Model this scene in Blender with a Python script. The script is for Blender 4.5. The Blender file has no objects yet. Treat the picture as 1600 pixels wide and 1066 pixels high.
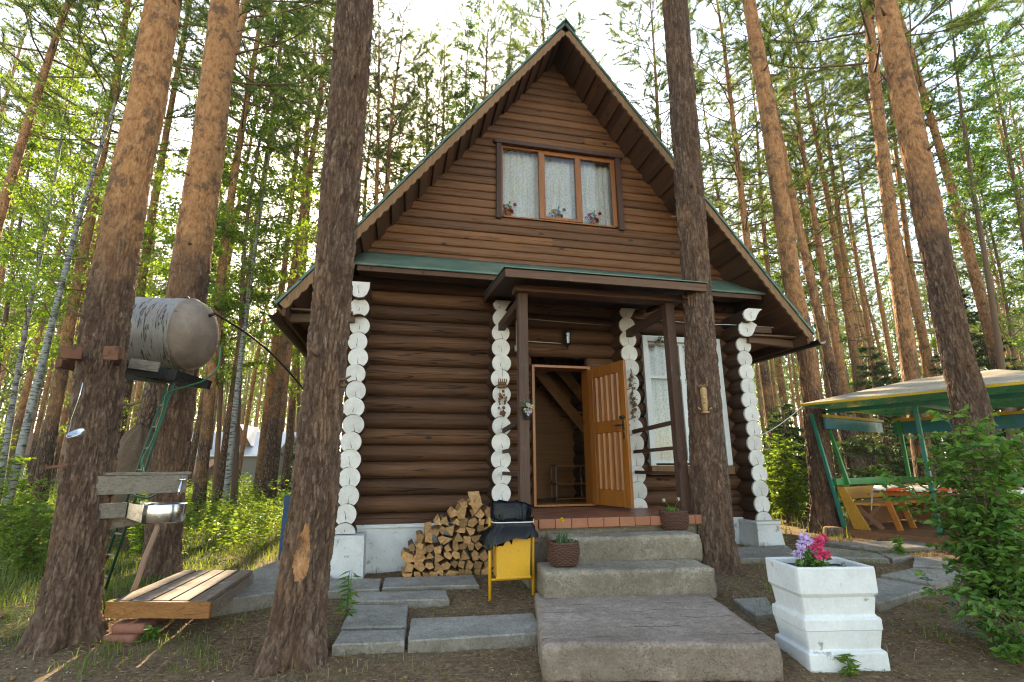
import bpy, bmesh, math, random
import numpy as np
from math import sin, cos, pi, radians, sqrt
from mathutils import Vector, Matrix, Quaternion, noise
SC = bpy.context.scene
COL = SC.collection
random.seed(7); RNG = np.random.default_rng(7)

# ---------------------------------------------------------------- camera, sky, sun, exposure
CAM = np.array([-2.3312, -7.1132, 1.2761]); YAW, PITCH, ROLL, FOC = .21678, .24393, -.00576, 783.33
def cam_basis():
    cy, sy, cp, sp = cos(YAW), sin(YAW), cos(PITCH), sin(PITCH)
    f = np.array([sy*cp, cy*cp, sp]); r = np.array([cy, -sy, 0]); u = np.cross(r, f)
    c, s = cos(ROLL), sin(ROLL)
    return c*r+s*u, -s*r+c*u, f
CR, CU, CF = cam_basis()
cam = bpy.data.objects.new('camera', bpy.data.cameras.new('camera')); COL.objects.link(cam)
cam.data.sensor_width = 36; cam.data.lens = FOC*36/1600; cam.data.clip_start = .05; cam.data.clip_end = 2000
cam.matrix_world = Matrix(((CR[0], CU[0], -CF[0], CAM[0]), (CR[1], CU[1], -CF[1], CAM[1]), (CR[2], CU[2], -CF[2], CAM[2]), (0, 0, 0, 1)))
SC.camera = cam
SUN_EL, SUN_AZ = radians(27), radians(0)          # low evening sun behind the cabin
w = bpy.data.worlds.new('World'); SC.world = w; w.use_nodes = True
nt = w.node_tree; sky = nt.nodes.new('ShaderNodeTexSky'); sky.sky_type = 'NISHITA'; sky.sun_disc = False
sky.sun_elevation = SUN_EL; sky.sun_rotation = SUN_AZ; sky.air_density = 1.0; sky.dust_density = .8; sky.ozone_density = 1.0
tint = nt.nodes.new('ShaderNodeMixRGB'); tint.blend_type = 'MULTIPLY'; tint.inputs[0].default_value = 1; tint.inputs[2].default_value = (1.14, 1.0, .82, 1)   # evening warmth
nt.links.new(sky.outputs[0], tint.inputs[1]); nt.links.new(tint.outputs[0], nt.nodes['Background'].inputs[0]); nt.nodes['Background'].inputs[1].default_value = .15
sun = bpy.data.objects.new('sun', bpy.data.lights.new('sun', 'SUN')); COL.objects.link(sun)
sun.data.energy = 5.0; sun.data.angle = radians(.6); sun.data.color = (1, .80, .52)
sd = Vector((sin(SUN_AZ)*cos(SUN_EL), cos(SUN_AZ)*cos(SUN_EL), sin(SUN_EL)))
sun.rotation_euler = sd.to_track_quat('Z', 'Y').to_euler(); sun.location = sd*60
vs = SC.view_settings; vs.view_transform = 'Standard'; vs.look = 'None'; vs.exposure = 2.44; vs.gamma = 1; vs.use_curve_mapping = False
SC.cycles.max_bounces = 6; SC.cycles.transparent_max_bounces = 12; SC.cycles.transmission_bounces = 4; SC.cycles.diffuse_bounces = 3
SC.cycles.use_denoising = True; SC.cycles.filter_width = 1.15; SC.cycles.sample_clamp_indirect = 4.0; SC.cycles.caustics_reflective = False; SC.cycles.caustics_refractive = False
SC.cycles.use_adaptive_sampling = True; SC.cycles.adaptive_threshold = .006

# ---------------------------------------------------------------- terrain height and ray helpers
def sm(a, b, t):
    t = min(1, max(0, (t-a)/(b-a))); return t*t*(3-2*t)
def gz(x, y):
    z = .04 + .03*max(-3, min(5, x)) if y > -40 else 0
    z -= .085*max(0, min(6, -1.2-y))
    z += .10*sm(-3.6, -6.5, x)*sm(-4, 1, y)
    r = max(0, sqrt(x*x+y*y)-8)
    z += .22*noise.noise(Vector((x*.09, y*.09, 3)))*min(1, r/10) + .03*noise.noise(Vector((x*.9, y*.9, 0)))*(1 if y < -1 or abs(x) > 4 else 0)
    return z
def ray(px, py):
    return CF + CR*((px-800)/FOC) - CU*((py-533)/FOC)
def on(px, py, ax, val):
    d = ray(px, py); return CAM + d*((val-CAM[ax])/d[ax])
def gp(px, py, dz=0):                     # where a sight line meets the ground (or a height above it)
    d = ray(px, py); t = 1.0; last = t
    while t < 400:
        p = CAM + d*t
        if p[2] < gz(p[0], p[1])+dz:
            lo, hi = last, t
            for _ in range(25):
                m = (lo+hi)/2; p = CAM+d*m
                if p[2] < gz(p[0], p[1])+dz: hi = m
                else: lo = m
            return CAM+d*hi
        last = t; t *= 1.03
    return CAM+d*t
def at(px, py, depth): return CAM + ray(px, py)*depth

# ---------------------------------------------------------------- node materials
class NT:
    def __init__(s, name):
        s.m = bpy.data.materials.new(name); s.m.use_nodes = True; s.t = s.m.node_tree
        s.b = s.t.nodes['Principled BSDF']; s.out = s.t.nodes['Material Output']
        s.tc = s.t.nodes.new('ShaderNodeTexCoord'); s.geo = s.t.nodes.new('ShaderNodeNewGeometry')
        s.obj = s.tc.outputs['Object']; s.isl = s.geo.outputs['Random Per Island']
    def _set(s, sock, v):
        if hasattr(v, 'is_output'): s.t.links.new(v, sock)
        elif isinstance(v, (tuple, list)) and len(v) == 3 and sock.type == 'RGBA': sock.default_value = (*v, 1)
        else: sock.default_value = v
    def n(s, typ, **kw):
        nd = s.t.nodes.new('ShaderNode'+typ)
        for k, v in kw.items():
            if k.startswith('i_'):
                key = k[2:]; key = int(key) if key.isdigit() else key
                s._set(nd.inputs[key], v)
            else: setattr(nd, k, v)
        return nd
    def scale(s, v, sc):
        nd = s.n('Mapping'); s._set(nd.inputs['Vector'], v); nd.inputs['Scale'].default_value = sc; return nd.outputs[0]
    def shift(s, v, f, k=37.):               # moves the pattern for every board / log
        a = s.n('VectorMath', operation='SCALE'); a.inputs[0].default_value = (k, k*.61, k*.37); s._set(a.inputs['Scale'], f)
        b = s.n('VectorMath', operation='ADD'); s._set(b.inputs[0], v); s._set(b.inputs[1], a.outputs[0]); return b.outputs[0]
    def noise(s, v, sc, det=4, rough=.6, dist=0):
        nd = s.n('TexNoise'); s._set(nd.inputs['Vector'], v)
        for k, x in (('Scale', sc), ('Detail', det), ('Roughness', rough), ('Distortion', dist)): s._set(nd.inputs[k], x)
        return nd.outputs[0]
    def vor(s, v, sc, feat='F1', out=0, rnd=1):
        nd = s.n('TexVoronoi', feature=feat); s._set(nd.inputs['Vector'], v); s._set(nd.inputs['Scale'], sc); s._set(nd.inputs['Randomness'], rnd)
        return nd.outputs[out]
    def ramp(s, f, *stops, mode='LINEAR'):
        nd = s.n('ValToRGB'); s._set(nd.inputs[0], f); cr = nd.color_ramp; cr.interpolation = mode
        while len(cr.elements) < len(stops): cr.elements.new(.5)
        for e, (p, c) in zip(cr.elements, stops):
            e.position = p; e.color = (*c, 1) if isinstance(c, (tuple, list)) else (c, c, c, 1)
        return nd.outputs[0]
    def mix(s, f, a, b, mode='MIX'):
        nd = s.n('MixRGB', blend_type=mode)
        for k, v in ((0, f), (1, a), (2, b)): s._set(nd.inputs[k], v)
        return nd.outputs[0]
    def math(s, op, a, b=0., clamp=False):
        nd = s.n('Math', operation=op, use_clamp=clamp); s._set(nd.inputs[0], a); s._set(nd.inputs[1], b); return nd.outputs[0]
    def sep(s, v, k):
        nd = s.n('SeparateXYZ'); s._set(nd.inputs[0], v); return nd.outputs[k]
    def bump(s, h, st=.5, d=.02, nrm=None):
        nd = s.n('Bump'); s._set(nd.inputs['Height'], h); nd.inputs['Strength'].default_value = st; nd.inputs['Distance'].default_value = d
        if nrm is not None: s._set(nd.inputs['Normal'], nrm)
        return nd.outputs[0]
    def fin(s, col, rough=.7, nrm=None, metal=0, spec=.4):
        s._set(s.b.inputs['Base Color'], col); s._set(s.b.inputs['Roughness'], rough); s._set(s.b.inputs['Metallic'], metal)
        s.b.inputs['Specular IOR Level'].default_value = spec
        if nrm is not None: s._set(s.b.inputs['Normal'], nrm)
        return s.m

def wood(name, dark, light, axis=0, rough=.6, grain=1., vary=.35, spec=.35, wear=None, worn=.55, check=.22):
    n = NT(name); v = n.shift(n.obj, n.isl)
    sc = [14*grain]*3; sc[axis] = .9*grain
    g = n.noise(n.scale(v, sc), 2.2, 6, .65, .6)
    sc2 = [70*grain]*3; sc2[axis] = 2.*grain
    f = n.noise(n.scale(v, sc2), 1.6, 3, .6)
    c = n.ramp(g, (.3, dark), (.7, light))
    c = n.mix(.45, c, n.ramp(f, (.3, [x*.45 for x in dark]), (.75, light)))
    big = n.noise(v, 1.3, 3)
    c = n.mix(n.math('MULTIPLY', big, .5), c, [x*.55 for x in dark])
    ks = [3.2]*3; ks[axis] = 1.5
    k = n.vor(n.scale(v, ks), 1.1)
    c = n.mix(n.ramp(k, (.05, 1.), (.10, 0.)), c, [x*.3 for x in dark])
    ks2 = [9.]*3; ks2[axis] = .33; ck = n.noise(n.scale(v, ks2), 1.1, 2, .5)
    ck = n.ramp(n.math('ABSOLUTE', n.math('SUBTRACT', ck, .44)), (.003, 1.), (.016, 0.)); ck = n.math('MULTIPLY', ck, check); c = n.mix(ck, c, [x*.15 for x in dark])
    if wear: c = n.mix(n.ramp(n.noise(v, 5, 6, .75), (worn, 0.), (worn+.12, 1.)), c, wear)
    br = n.n('BrightContrast'); n._set(br.inputs[0], c)
    val = n.math('ADD', n.math('MULTIPLY', n.isl, vary*2), 1-vary)
    c = n.mix(1., c, val, 'MULTIPLY')
    h = n.math('SUBTRACT', n.math('ADD', n.math('MULTIPLY', f, .6), n.math('MULTIPLY', g, .6)), n.math('MULTIPLY', ck, 1.5))
    return n.fin(c, n.ramp(g, (.2, rough-.1), (.8, rough+.15)), n.bump(h, .8, .009), spec=spec)

def paint(name, col, chip=(.25, .22, .18), amount=.62, rough=.55, dirt=.35, sc=9., spec=.4):
    n = NT(name); v = n.shift(n.obj, n.isl, 5)
    big = n.noise(v, 2.5, 5, .65); fine = n.noise(v, 45, 4, .7)
    c = n.mix(n.math('MULTIPLY', n.ramp(big, (.35, 0.), (.75, 1.)), dirt), col, [x*.55 for x in chip])
    m = n.ramp(n.noise(v, sc, 7, .72), (amount, 0.), (amount+.04, 1.))
    c = n.mix(m, c, chip)
    c = n.mix(.12, c, n.ramp(fine, (.3, (0, 0, 0)), (.7, col)))
    h = n.math('SUBTRACT', n.math('MULTIPLY', fine, .25), m)
    return n.fin(c, n.ramp(big, (.2, rough-.1), (.8, rough+.2)), n.bump(h, .6, .004), spec=spec)

def concrete(name, col, dark, sc=1., stain=.55, warm=(.2, .16, .12)):
    n = NT(name); v = n.shift(n.obj, n.isl, 11)
    a = n.noise(v, 2.2*sc, 6, .65); b = n.noise(v, 70*sc, 3, .7); d = n.noise(v, 14*sc, 5, .7)
    c = n.ramp(a, (.3, dark), (.65, col))
    c = n.mix(n.math('MULTIPLY', n.ramp(d, (.42, 0.), (.68, 1.)), stain), c, warm)
    pores = n.ramp(n.vor(v, 85*sc), (.1, 1.), (.32, 0.))
    pores = n.math('MULTIPLY', pores, n.ramp(d, (.4, 0.), (.6, 1.)))
    c = n.mix(n.math('MULTIPLY', pores, .8), c, [x*.35 for x in dark])
    c = n.mix(.35, c, n.ramp(b, (.25, [x*.45 for x in dark]), (.75, [min(1, x*1.35) for x in col])))
    big = n.ramp(n.noise(v, .9*sc, 5, .7), (.38, 0.), (.66, .55)); c = n.mix(big, c, [x*.55 for x in warm])
    ag = n.n('RGBToBW'); n._set(ag.inputs[0], n.vor(v, 60*sc, 'F1', 1)); c = n.mix(.20, c, ag.outputs[0], 'OVERLAY'); side_tone = n.ramp(n.math('MULTIPLY', n.noise(v, 3.1, 6, .75), n.math('SUBTRACT', 1.25, n.math('ABSOLUTE', n.sep(n.geo.outputs['Normal'], 2)))), (.40, 0.), (.62, .5)); c = n.mix(side_tone, c, (.15, .12, .08))  # patchy brown tone, stronger on upright faces
    h = n.math('SUBTRACT', n.math('ADD', n.math('MULTIPLY', b, .6), n.math('MULTIPLY', d, .9)), pores)
    return n.fin(c, .9, n.bump(h, 1., .012), spec=.2)

def leafy(name, a, b, trans=.5, rough=.55, tcol=None, vary_obj=.25):
    n = NT(name); oi = n.n('ObjectInfo')
    c = n.ramp(n.isl, (0., a), (1., b))
    k = n.math('ADD', n.math('MULTIPLY', oi.outputs['Random'], vary_obj*2), 1-vary_obj)
    c = n.mix(1., c, k, 'MULTIPLY')
    n.fin(c, rough, spec=.3)
    tr = n.n('BsdfTranslucent'); n._set(tr.inputs[0], n.mix(1., c, tcol or (1.6, 1.5, .5), 'MULTIPLY'))
    mx = n.n('MixShader'); mx.inputs[0].default_value = trans
    n.t.links.new(n.b.outputs[0], mx.inputs[1]); n.t.links.new(tr.outputs[0], mx.inputs[2]); n.t.links.new(mx.outputs[0], n.out.inputs[0])
    return n.m

def plain(name, col, rough=.5, metal=0, spec=.4, bumpsc=40, bst=.15, vary=.3):
    n = NT(name); v = n.obj; a = n.noise(v, bumpsc, 4); b = n.noise(v, 4, 4)
    c = n.mix(n.math('MULTIPLY', b, vary), col, [x*.4 for x in col])
    return n.fin(c, n.ramp(a, (.2, max(.02, rough-.1)), (.8, rough+.1)), n.bump(a, bst, .003), metal, spec)

def glassy(name, tint=(1, 1, 1), boost=.12):
    n = NT(name); fr = n.n('Fresnel'); fr.inputs[0].default_value = 1.36
    tr = n.n('BsdfTransparent'); tr.inputs[0].default_value = (*tint, 1); gl = n.n('BsdfGlossy'); gl.inputs['Roughness'].default_value = .01
    wob = n.bump(n.noise(n.obj, 1.6, 1), .25, .02); n._set(gl.inputs['Normal'], wob)
    mx = n.n('MixShader'); n._set(mx.inputs[0], n.math('ADD', fr.outputs[0], boost, True))
    n.t.links.new(tr.outputs[0], mx.inputs[1]); n.t.links.new(gl.outputs[0], mx.inputs[2]); n.t.links.new(mx.outputs[0], n.out.inputs[0])
    return n.m

def bark(name, fine=False):
    n = NT(name); oi = n.n('ObjectInfo'); v = n.shift(n.obj, oi.outputs['Random'], 23)
    z = n.sep(n.obj, 2)
    wob = n.noise(v, 1.1, 4, .65)
    hi = n.math('ADD', n.math('MULTIPLY', z, .19), n.math('MULTIPLY', n.math('SUBTRACT', wob, .5), 1.9))
    hi = n.math('ADD', hi, n.math('MULTIPLY', n.math('SUBTRACT', oi.outputs['Random'], .5), .5 if not fine else 0.))
    if fine: hi = n.math('ADD', n.n('Attribute', attribute_name='upper').outputs['Fac'], n.math('MULTIPLY', n.math('SUBTRACT', wob, .5), 1.7))
    hi = n.ramp(hi, (.38, 0.), (.95, 1.)) if not fine else n.ramp(hi, (.2, 0.), (.8, 1.))
    pl = n.vor(n.scale(n.mix(.06, v, n.noise(v, 5, 3)), (1, 1, .28)), 22, 'DISTANCE_TO_EDGE')
    pl = n.ramp(pl, (.02, 0.), (.22, 1.))
    fl = n.noise(n.scale(v, (1, 1, .5)), 34, 6, .75)
    big = n.noise(n.scale(v, (1, 1, .35)), 3.2, 4)
    low = n.mix(n.ramp(fl, (.35, 0.), (.66, 1.)), (.050, .032, .023), (.215, .155, .115))
    low = n.mix(n.math('MULTIPLY', n.ramp(big, (.4, 0.), (.7, 1.)), .55), low, (.17, .095, .052))
    pt = n.n('RGBToBW'); n._set(pt.inputs[0], n.vor(n.scale(n.mix(.10, v, n.noise(v, 7, 3)), (1, 1, .26)), 25, 'F1', 1)); low = n.mix(.55, low, n.ramp(pt.outputs[0], (.2, (.16, .14, .13)), (.8, (.85, .80, .74))), 'OVERLAY')
    if fine:
        at_ = n.n('Attribute', attribute_name='furrow')
        low = n.mix(n.math('MULTIPLY', at_.outputs['Fac'], .75), low, (.060, .030, .019))
    else: low = n.mix(n.math('SUBTRACT', 1., pl), low, (.045, .026, .018))
    fl2 = n.noise(n.scale(v, (1, 1, .55)), 19, 7, .78, .5)
    up = n.ramp(fl2, (.32, (.105, .05, .026)), (.48, (.34, .165, .07)), (.60, (.43, .23, .105)), (.76, (.55, .36, .21)))
    sp = n.ramp(n.noise(n.scale(v, (1, 1, .8)), 4.2, 6, .75), (.51, 0.), (.59, 1.))
    up = n.mix(n.math('MULTIPLY', sp, .7), up, (.075, .05, .036))
    c = n.mix(hi, low, up)
    h = n.math('ADD', n.math('MULTIPLY', pl, .6 if not fine else .15), n.math('MULTIPLY', fl, .5))
    return n.fin(c, .9, n.bump(h, .9, .022 if not fine else .012), spec=.15)

M = {}
M['pine_bark'] = bark('pine_bark'); M['near_bark'] = bark('near_bark', True)
M['limb'] = plain('limb_bark', (.16, .10, .065), .9, spec=.15, bumpsc=60)
def birchbark():
    n = NT('birch_bark'); v = n.obj
    b = n.ramp(n.noise(n.scale(v, (1, 1, 5)), 5, 5, .7), (.50, 0.), (.57, 1.))
    d = n.ramp(n.noise(n.scale(v, (1, 1, .5)), 3, 5, .7), (.56, 0.), (.64, 1.))
    c = n.mix(b, (.27, .26, .235), (.05, .042, .036)); c = n.mix(d, c, (.045, .04, .035))
    return n.fin(c, .7, n.bump(b, .5, .005))
M['birch'] = birchbark()
M['needle'] = leafy('pine_needles', (.075, .125, .040), (.175, .220, .070), .5, tcol=(1.6, 1.55, .6))
M['spruce'] = leafy('spruce_needles', (.025, .052, .022), (.060, .095, .035), .3)
M['leaf'] = leafy('broad_leaves', (.095, .175, .024), (.19, .28, .045), .5, tcol=(1.7, 1.55, .45))
M['leaf_dark'] = leafy('shrub_leaves', (.055, .14, .026), (.175, .30, .055), .42, .45, vary_obj=.1)
M['grass'] = leafy('grass_blades', (.085, .13, .022), (.22, .25, .06), .45, tcol=(1.6, 1.5, .5), vary_obj=.05)
M['herb'] = leafy('herb_leaves', (.085, .16, .022), (.19, .26, .04), .5, vary_obj=.05)
M['drygrass'] = leafy('dry_grass', (.18, .12, .06), (.34, .26, .14), .2, vary_obj=.05)
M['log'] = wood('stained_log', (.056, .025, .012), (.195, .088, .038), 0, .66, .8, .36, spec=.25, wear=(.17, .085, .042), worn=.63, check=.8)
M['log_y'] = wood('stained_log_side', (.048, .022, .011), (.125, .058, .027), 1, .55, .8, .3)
M['gable'] = wood('gable_board', (.105, .040, .013), (.285, .120, .041), 0, .55, .8, .30, wear=(.07, .032, .016), worn=.60, check=.4)
M['gable_v'] = wood('gable_trim_upright', (.05, .022, .012), (.12, .055, .03), 2, .55, .8, .2)
M['beam'] = wood('porch_timber', (.07, .034, .021), (.165, .088, .056), 2, .65, .8, .2, wear=(.16, .12, .10), worn=.60)
M['beam_x'] = wood('porch_board', (.085, .042, .024), (.21, .11, .064), 0, .65, .8, .2, wear=(.16, .11, .08), worn=.6)
M['beam_y'] = wood('porch_brace', (.05, .024, .015), (.11, .055, .033), 1, .65, .8, .2)
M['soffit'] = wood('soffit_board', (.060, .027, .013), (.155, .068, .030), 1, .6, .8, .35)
M['fascia'] = wood('carved_fascia', (.17, .085, .032), (.36, .20, .085), 2, .6, .8, .1, wear=(.13, .07, .035), worn=.56)
M['orange'] = wood('varnished_pine', (.24, .068, .008), (.46, .165, .020), 2, .32, .6, .12, spec=.5)
M['orange_x'] = wood('varnished_pine_cross', (.26, .09, .012), (.50, .20, .03), 0, .32, .6, .12, spec=.5)
M['inner'] = wood('interior_board', (.17, .06, .014), (.30, .125, .03), 2, .5, .8, .2)
M['inner_x'] = wood('interior_log', (.17, .062, .014), (.30, .125, .03), 0, .5, .8, .2)
def logend():
    n = NT('white_log_end_paint'); g = n.tc.outputs['Generated']; oi = n.n('ObjectInfo'); v = n.shift(n.obj, oi.outputs['Random'], 31)
    d = n.n('VectorMath', operation='SUBTRACT'); n._set(d.inputs[0], g); d.inputs[1].default_value = (.5, 0, .58); d2 = n.scale(d.outputs[0], (1, 0, 1))
    ln = n.n('VectorMath', operation='LENGTH'); n._set(ln.inputs[0], d2); rad = ln.outputs['Value']
    wob = n.noise(v, 9, 4, .6); ring = n.n('Math', operation='SINE'); n._set(ring.inputs[0], n.math('MULTIPLY', n.math('ADD', rad, n.math('MULTIPLY', wob, .05)), 95.))
    c = n.mix(n.math('MULTIPLY', n.ramp(n.noise(v, 6, 6, .7), (.4, 0.), (.75, .5)), 1.), (.74, .71, .66), (.40, .33, .26))
    c = n.mix(n.math('MULTIPLY', n.math('ADD', ring.outputs[0], 1.), .045), c, (.30, .24, .18))
    edge = n.math('ADD', n.math('MULTIPLY', rad, 1.5), n.math('MULTIPLY', n.noise(v, 26, 5, .75), .7)); c = n.mix(n.ramp(edge, (1.10, 0.), (1.16, .9)), c, (.14, .085, .05))
    spk = n.ramp(n.noise(v, 55, 3, .7), (.68, 0.), (.72, .7)); c = n.mix(spk, c, (.30, .22, .15))
    c = n.mix(1., c, n.math('ADD', n.math('MULTIPLY', oi.outputs['Random'], .2), .84), 'MULTIPLY')
    return n.fin(c, .65, n.bump(n.math('ADD', ring.outputs[0], n.math('MULTIPLY', n.noise(v, 60, 3), 3.)), .35, .003), spec=.3)
M['white'] = logend()
M['whitewash'] = paint('whitewash', (.70, .69, .67), (.34, .30, .27), .60, .75, .4, 6)
M['whitepl'] = paint('white_planter_paint', (.74, .73, .71), (.34, .31, .28), .612, .7, .30, 8)
M['whitewin'] = paint('white_window_paint', (.72, .72, .70), (.4, .34, .26), .66, .5, .15, 12)
M['crack'] = plain('wood_crack', (.03, .018, .012), .9)
M['conc'] = concrete('old_concrete', (.46, .385, .285), (.22, .18, .13), 1., .6, (.13, .10, .07))
M['conc_step'] = concrete('pebbled_concrete', (.47, .37, .30), (.27, .205, .16), 1., .5, (.20, .14, .10))
def grooved(m):
    n = NT.__new__(NT); n.m = m; n.t = m.node_tree; n.b = n.t.nodes['Principled BSDF']; tc = n.t.nodes['Texture Coordinate']; v = tc.outputs['Object']
    r = n.n('VectorRotate', rotation_type='Z_AXIS'); n._set(r.inputs['Vector'], v); r.inputs['Angle'].default_value = radians(9)
    y = n.sep(r.outputs[0], 1); wob = n.noise(n.scale(r.outputs[0], (1.2, .2, 1)), 1.5, 4, .7)
    g = n.math('ABSOLUTE', n.math('SUBTRACT', n.math('FRACT', n.math('ADD', n.math('MULTIPLY', y, 4.6), n.math('MULTIPLY', wob, .5))), .5))
    g = n.ramp(g, (.012, 1.), (.035, 0.)); brk = n.ramp(n.noise(n.scale(r.outputs[0], (2.2, 7, 1)), 1.3, 3), (.50, 0.), (.58, 1.)); g = n.math('MULTIPLY', g, brk)
    old = n.b.inputs['Base Color'].links[0].from_socket; c = n.mix(n.math('MULTIPLY', g, .75), old, (.09, .06, .045)); n.t.links.new(c, n.b.inputs['Base Color'])
    on = n.b.inputs['Normal'].links[0].from_socket; n.t.links.new(n.bump(n.math('SUBTRACT', 1., g), .9, .012, on), n.b.inputs['Normal'])
grooved(M['conc_step'])
M['slab'] = concrete('grey_slab', (.42, .38, .33), (.25, .225, .19), 1., .5, (.17, .14, .105))
def greenmetal():
    n = NT('green_roof_metal'); v = n.obj; a = n.noise(v, 3, 5, .7); f = n.noise(v, 60, 3)
    c = n.mix(n.ramp(a, (.35, 0.), (.7, 1.)), (.045, .115, .082), (.150, .185, .140))
    c = n.mix(n.math('MULTIPLY', n.ramp(f, (.55, 0.), (.7, 1.)), .5), c, (.20, .18, .13))
    return n.fin(c, .5, n.bump(f, .2, .002), .1, .5)
M['roof'] = greenmetal()
M['dark'] = plain('dark_metal', (.02, .02, .022), .4, .6)
M['iron'] = plain('blackened_iron', (.03, .028, .026), .45, .5)
M['steel'] = plain('brushed_steel', (.62, .62, .62), .22, 1., bumpsc=25, bst=.05, vary=.15)
M['brass'] = plain('brass', (.75, .55, .20), .25, 1., vary=.1)
M['chrome'] = plain('chrome', (.8, .8, .8), .15, 1., vary=.1)
M['glass'] = glassy('window_glass', (.97, .98, .98), .0)
M['lampglass'] = glassy('lantern_glass', (.75, .85, .75), .05)
def curtain():
    n = NT('lace_curtain'); v = n.obj
    lace = n.vor(n.scale(v, (1, 1, 1)), 34); c = n.ramp(lace, (.15, (.60, .58, .55)), (.5, (.86, .85, .82)))
    n.fin(c, .9, spec=.1)
    tr = n.n('BsdfTranslucent'); n._set(tr.inputs[0], c); mx = n.n('MixShader'); mx.inputs[0].default_value = .35
    n.t.links.new(n.b.outputs[0], mx.inputs[1]); n.t.links.new(tr.outputs[0], mx.inputs[2]); n.t.links.new(mx.outputs[0], n.out.inputs[0]); return n.m
M['curtain'] = curtain()
M['tile'] = paint('brown_tile', (.24, .085, .045), (.12, .07, .05), .66, .35, .5, 10, spec=.5)
M['terra'] = paint('terracotta', (.36, .135, .065), (.2, .12, .09), .66, .7, .4, 10)
M['brick'] = paint('red_brick', (.33, .13, .085), (.18, .12, .10), .62, .9, .5, 14)
M['yellow'] = paint('yellow_enamel', (.72, .37, .012), (.22, .12, .04), .67, .35, .15, 6, spec=.5)
def bagmat():
    n = NT('black_plastic'); v = n.obj
    h = n.noise(n.scale(v, (1, 1, .6)), 22, 5, .6, 1.5)
    return n.fin((.004, .004, .0045), .27, n.bump(h, .6, .014), spec=.25)
M['bag'] = bagmat()
M['string'] = plain('white_cord', (.75, .73, .70), .8)
M['wicker'] = plain('wicker', (.10, .042, .024), .6, bumpsc=80, bst=.4, vary=.6)
M['soil'] = concrete('soil', (.075, .05, .035), (.03, .02, .014), 1.3, .5, (.09, .06, .04))
def firewood():
    n = NT('split_wood'); v = n.shift(n.obj, n.isl, 9)
    g = n.noise(n.scale(v, (26, 1.6, 26)), 1.4, 5, .7); r = n.noise(v, 9, 5, .7, 1.0)
    c = n.ramp(g, (.3, (.33, .16, .055)), (.7, (.62, .38, .17)))
    c = n.mix(n.ramp(r, (.45, 0.), (.72, .75)), c, (.26, .11, .035))
    oi = n.n('ObjectInfo'); c = n.mix(1., c, n.math('ADD', n.math('MULTIPLY', oi.outputs['Random'], .7), .55), 'MULTIPLY')
    return n.fin(c, .85, n.bump(g, .8, .006), spec=.2)
M['split'] = firewood()
M['bark_wood'] = plain('firewood_bark', (.10, .06, .038), .9, bumpsc=30, bst=.8, vary=.7)
def tankmat():
    n = NT('tank_metal'); v = n.obj
    st = n.noise(n.scale(v, (9, 1.1, 1.1)), 3.2, 6, .72, .8); a = n.noise(v, 2.4, 5, .6)
    c = n.mix(n.ramp(a, (.3, 0.), (.7, 1.)), (.22, .205, .19), (.39, .37, .35))
    c = n.mix(n.ramp(st, (.53, 0.), (.57, 1.)), c, (.055, .045, .038))
    c = n.mix(n.math('MULTIPLY', n.ramp(n.noise(v, 5, 6, .75), (.5, 0.), (.7, 1.)), .6), c, (.22, .13, .075))
    return n.fin(c, n.ramp(a, (.2, .42), (.8, .65)), n.bump(st, .3, .004), .3, .4)
M['tank'] = tankmat(); M['teal_ceil'] = paint('teal_ceiling', (.09, .48, .36), (.05, .32, .42), .6, .22, .3, 4)
def capmat():
    n = NT('tank_end_metal'); v = n.obj; a = n.noise(v, 3.5, 6, .65)
    c = n.ramp(a, (.3, (.14, .10, .075)), (.65, (.29, .225, .175))); s = n.ramp(n.noise(n.scale(v, (1, 1, 2)), 12, 6, .8), (.60, 0.), (.66, 1.))
    return n.fin(n.mix(s, c, (.06, .045, .035)), .6, n.bump(a, .3, .006), .2)
M['tankcap'] = capmat()
M['rust'] = paint('rusty_iron', (.17, .07, .035), (.07, .04, .028), .55, .85, .6, 12)
M['oldwood'] = wood('weathered_board', (.17, .14, .105), (.36, .30, .235), 0, .8, .9, .15, wear=(.14, .10, .07), worn=.6)
M['deck'] = wood('deck_board', (.16, .105, .07), (.32, .235, .175), 1, .75, .9, .2, wear=(.37, .32, .28), worn=.55)
M['deckfront'] = wood('deck_front', (.22, .082, .018), (.42, .18, .045), 0, .55, .9, .05, wear=(.12, .06, .03), worn=.62)
M['ladder'] = plain('dark_green_paint', (.02, .075, .045), .5)
M['hose'] = plain('green_hose', (.015, .12, .05), .4)
M['drain'] = plain('drain_hose', (.42, .29, .22), .5, spec=.5)
M['blue'] = paint('blue_paint', (.03, .09, .20), (.15, .12, .1), .68, .6, .3)
M['ggreen'] = paint('green_gloss', (.035, .22, .05), (.02, .08, .03), .66, .4, .3)
M['gteal'] = paint('teal_gloss', (.03, .20, .14), (.02, .08, .06), .7, .35, .3)
M['gblue'] = paint('blue_teal_panel', (.03, .17, .26), (.03, .20, .16), .55, .3, .3, 4)
M['gyellow'] = paint('yellow_gloss', (.62, .40, .015), (.3, .2, .03), .7, .45, .3)
M['gorange'] = wood('orange_stain', (.46, .14, .012), (.70, .27, .03), 0, .45, .7, .1)
M['goldwood'] = wood('golden_stain', (.46, .20, .016), (.68, .38, .045), 0, .45, .7, .1)
M['gfloor'] = wood('gazebo_board', (.18, .07, .03), (.34, .16, .07), 0, .55, .7, .2)
M['rooftan'] = concrete('felt_roof', (.52, .45, .34), (.38, .31, .22), 1.2, .4, (.28, .20, .12))
def cloth():
    n = NT('printed_cloth'); v = n.obj
    s = n.ramp(n.noise(v, 7, 2), (.56, 0.), (.58, 1.)); c = n.mix(s, (.75, .70, .64), (.72, .10, .03))
    return n.fin(c, .8, spec=.2)
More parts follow.
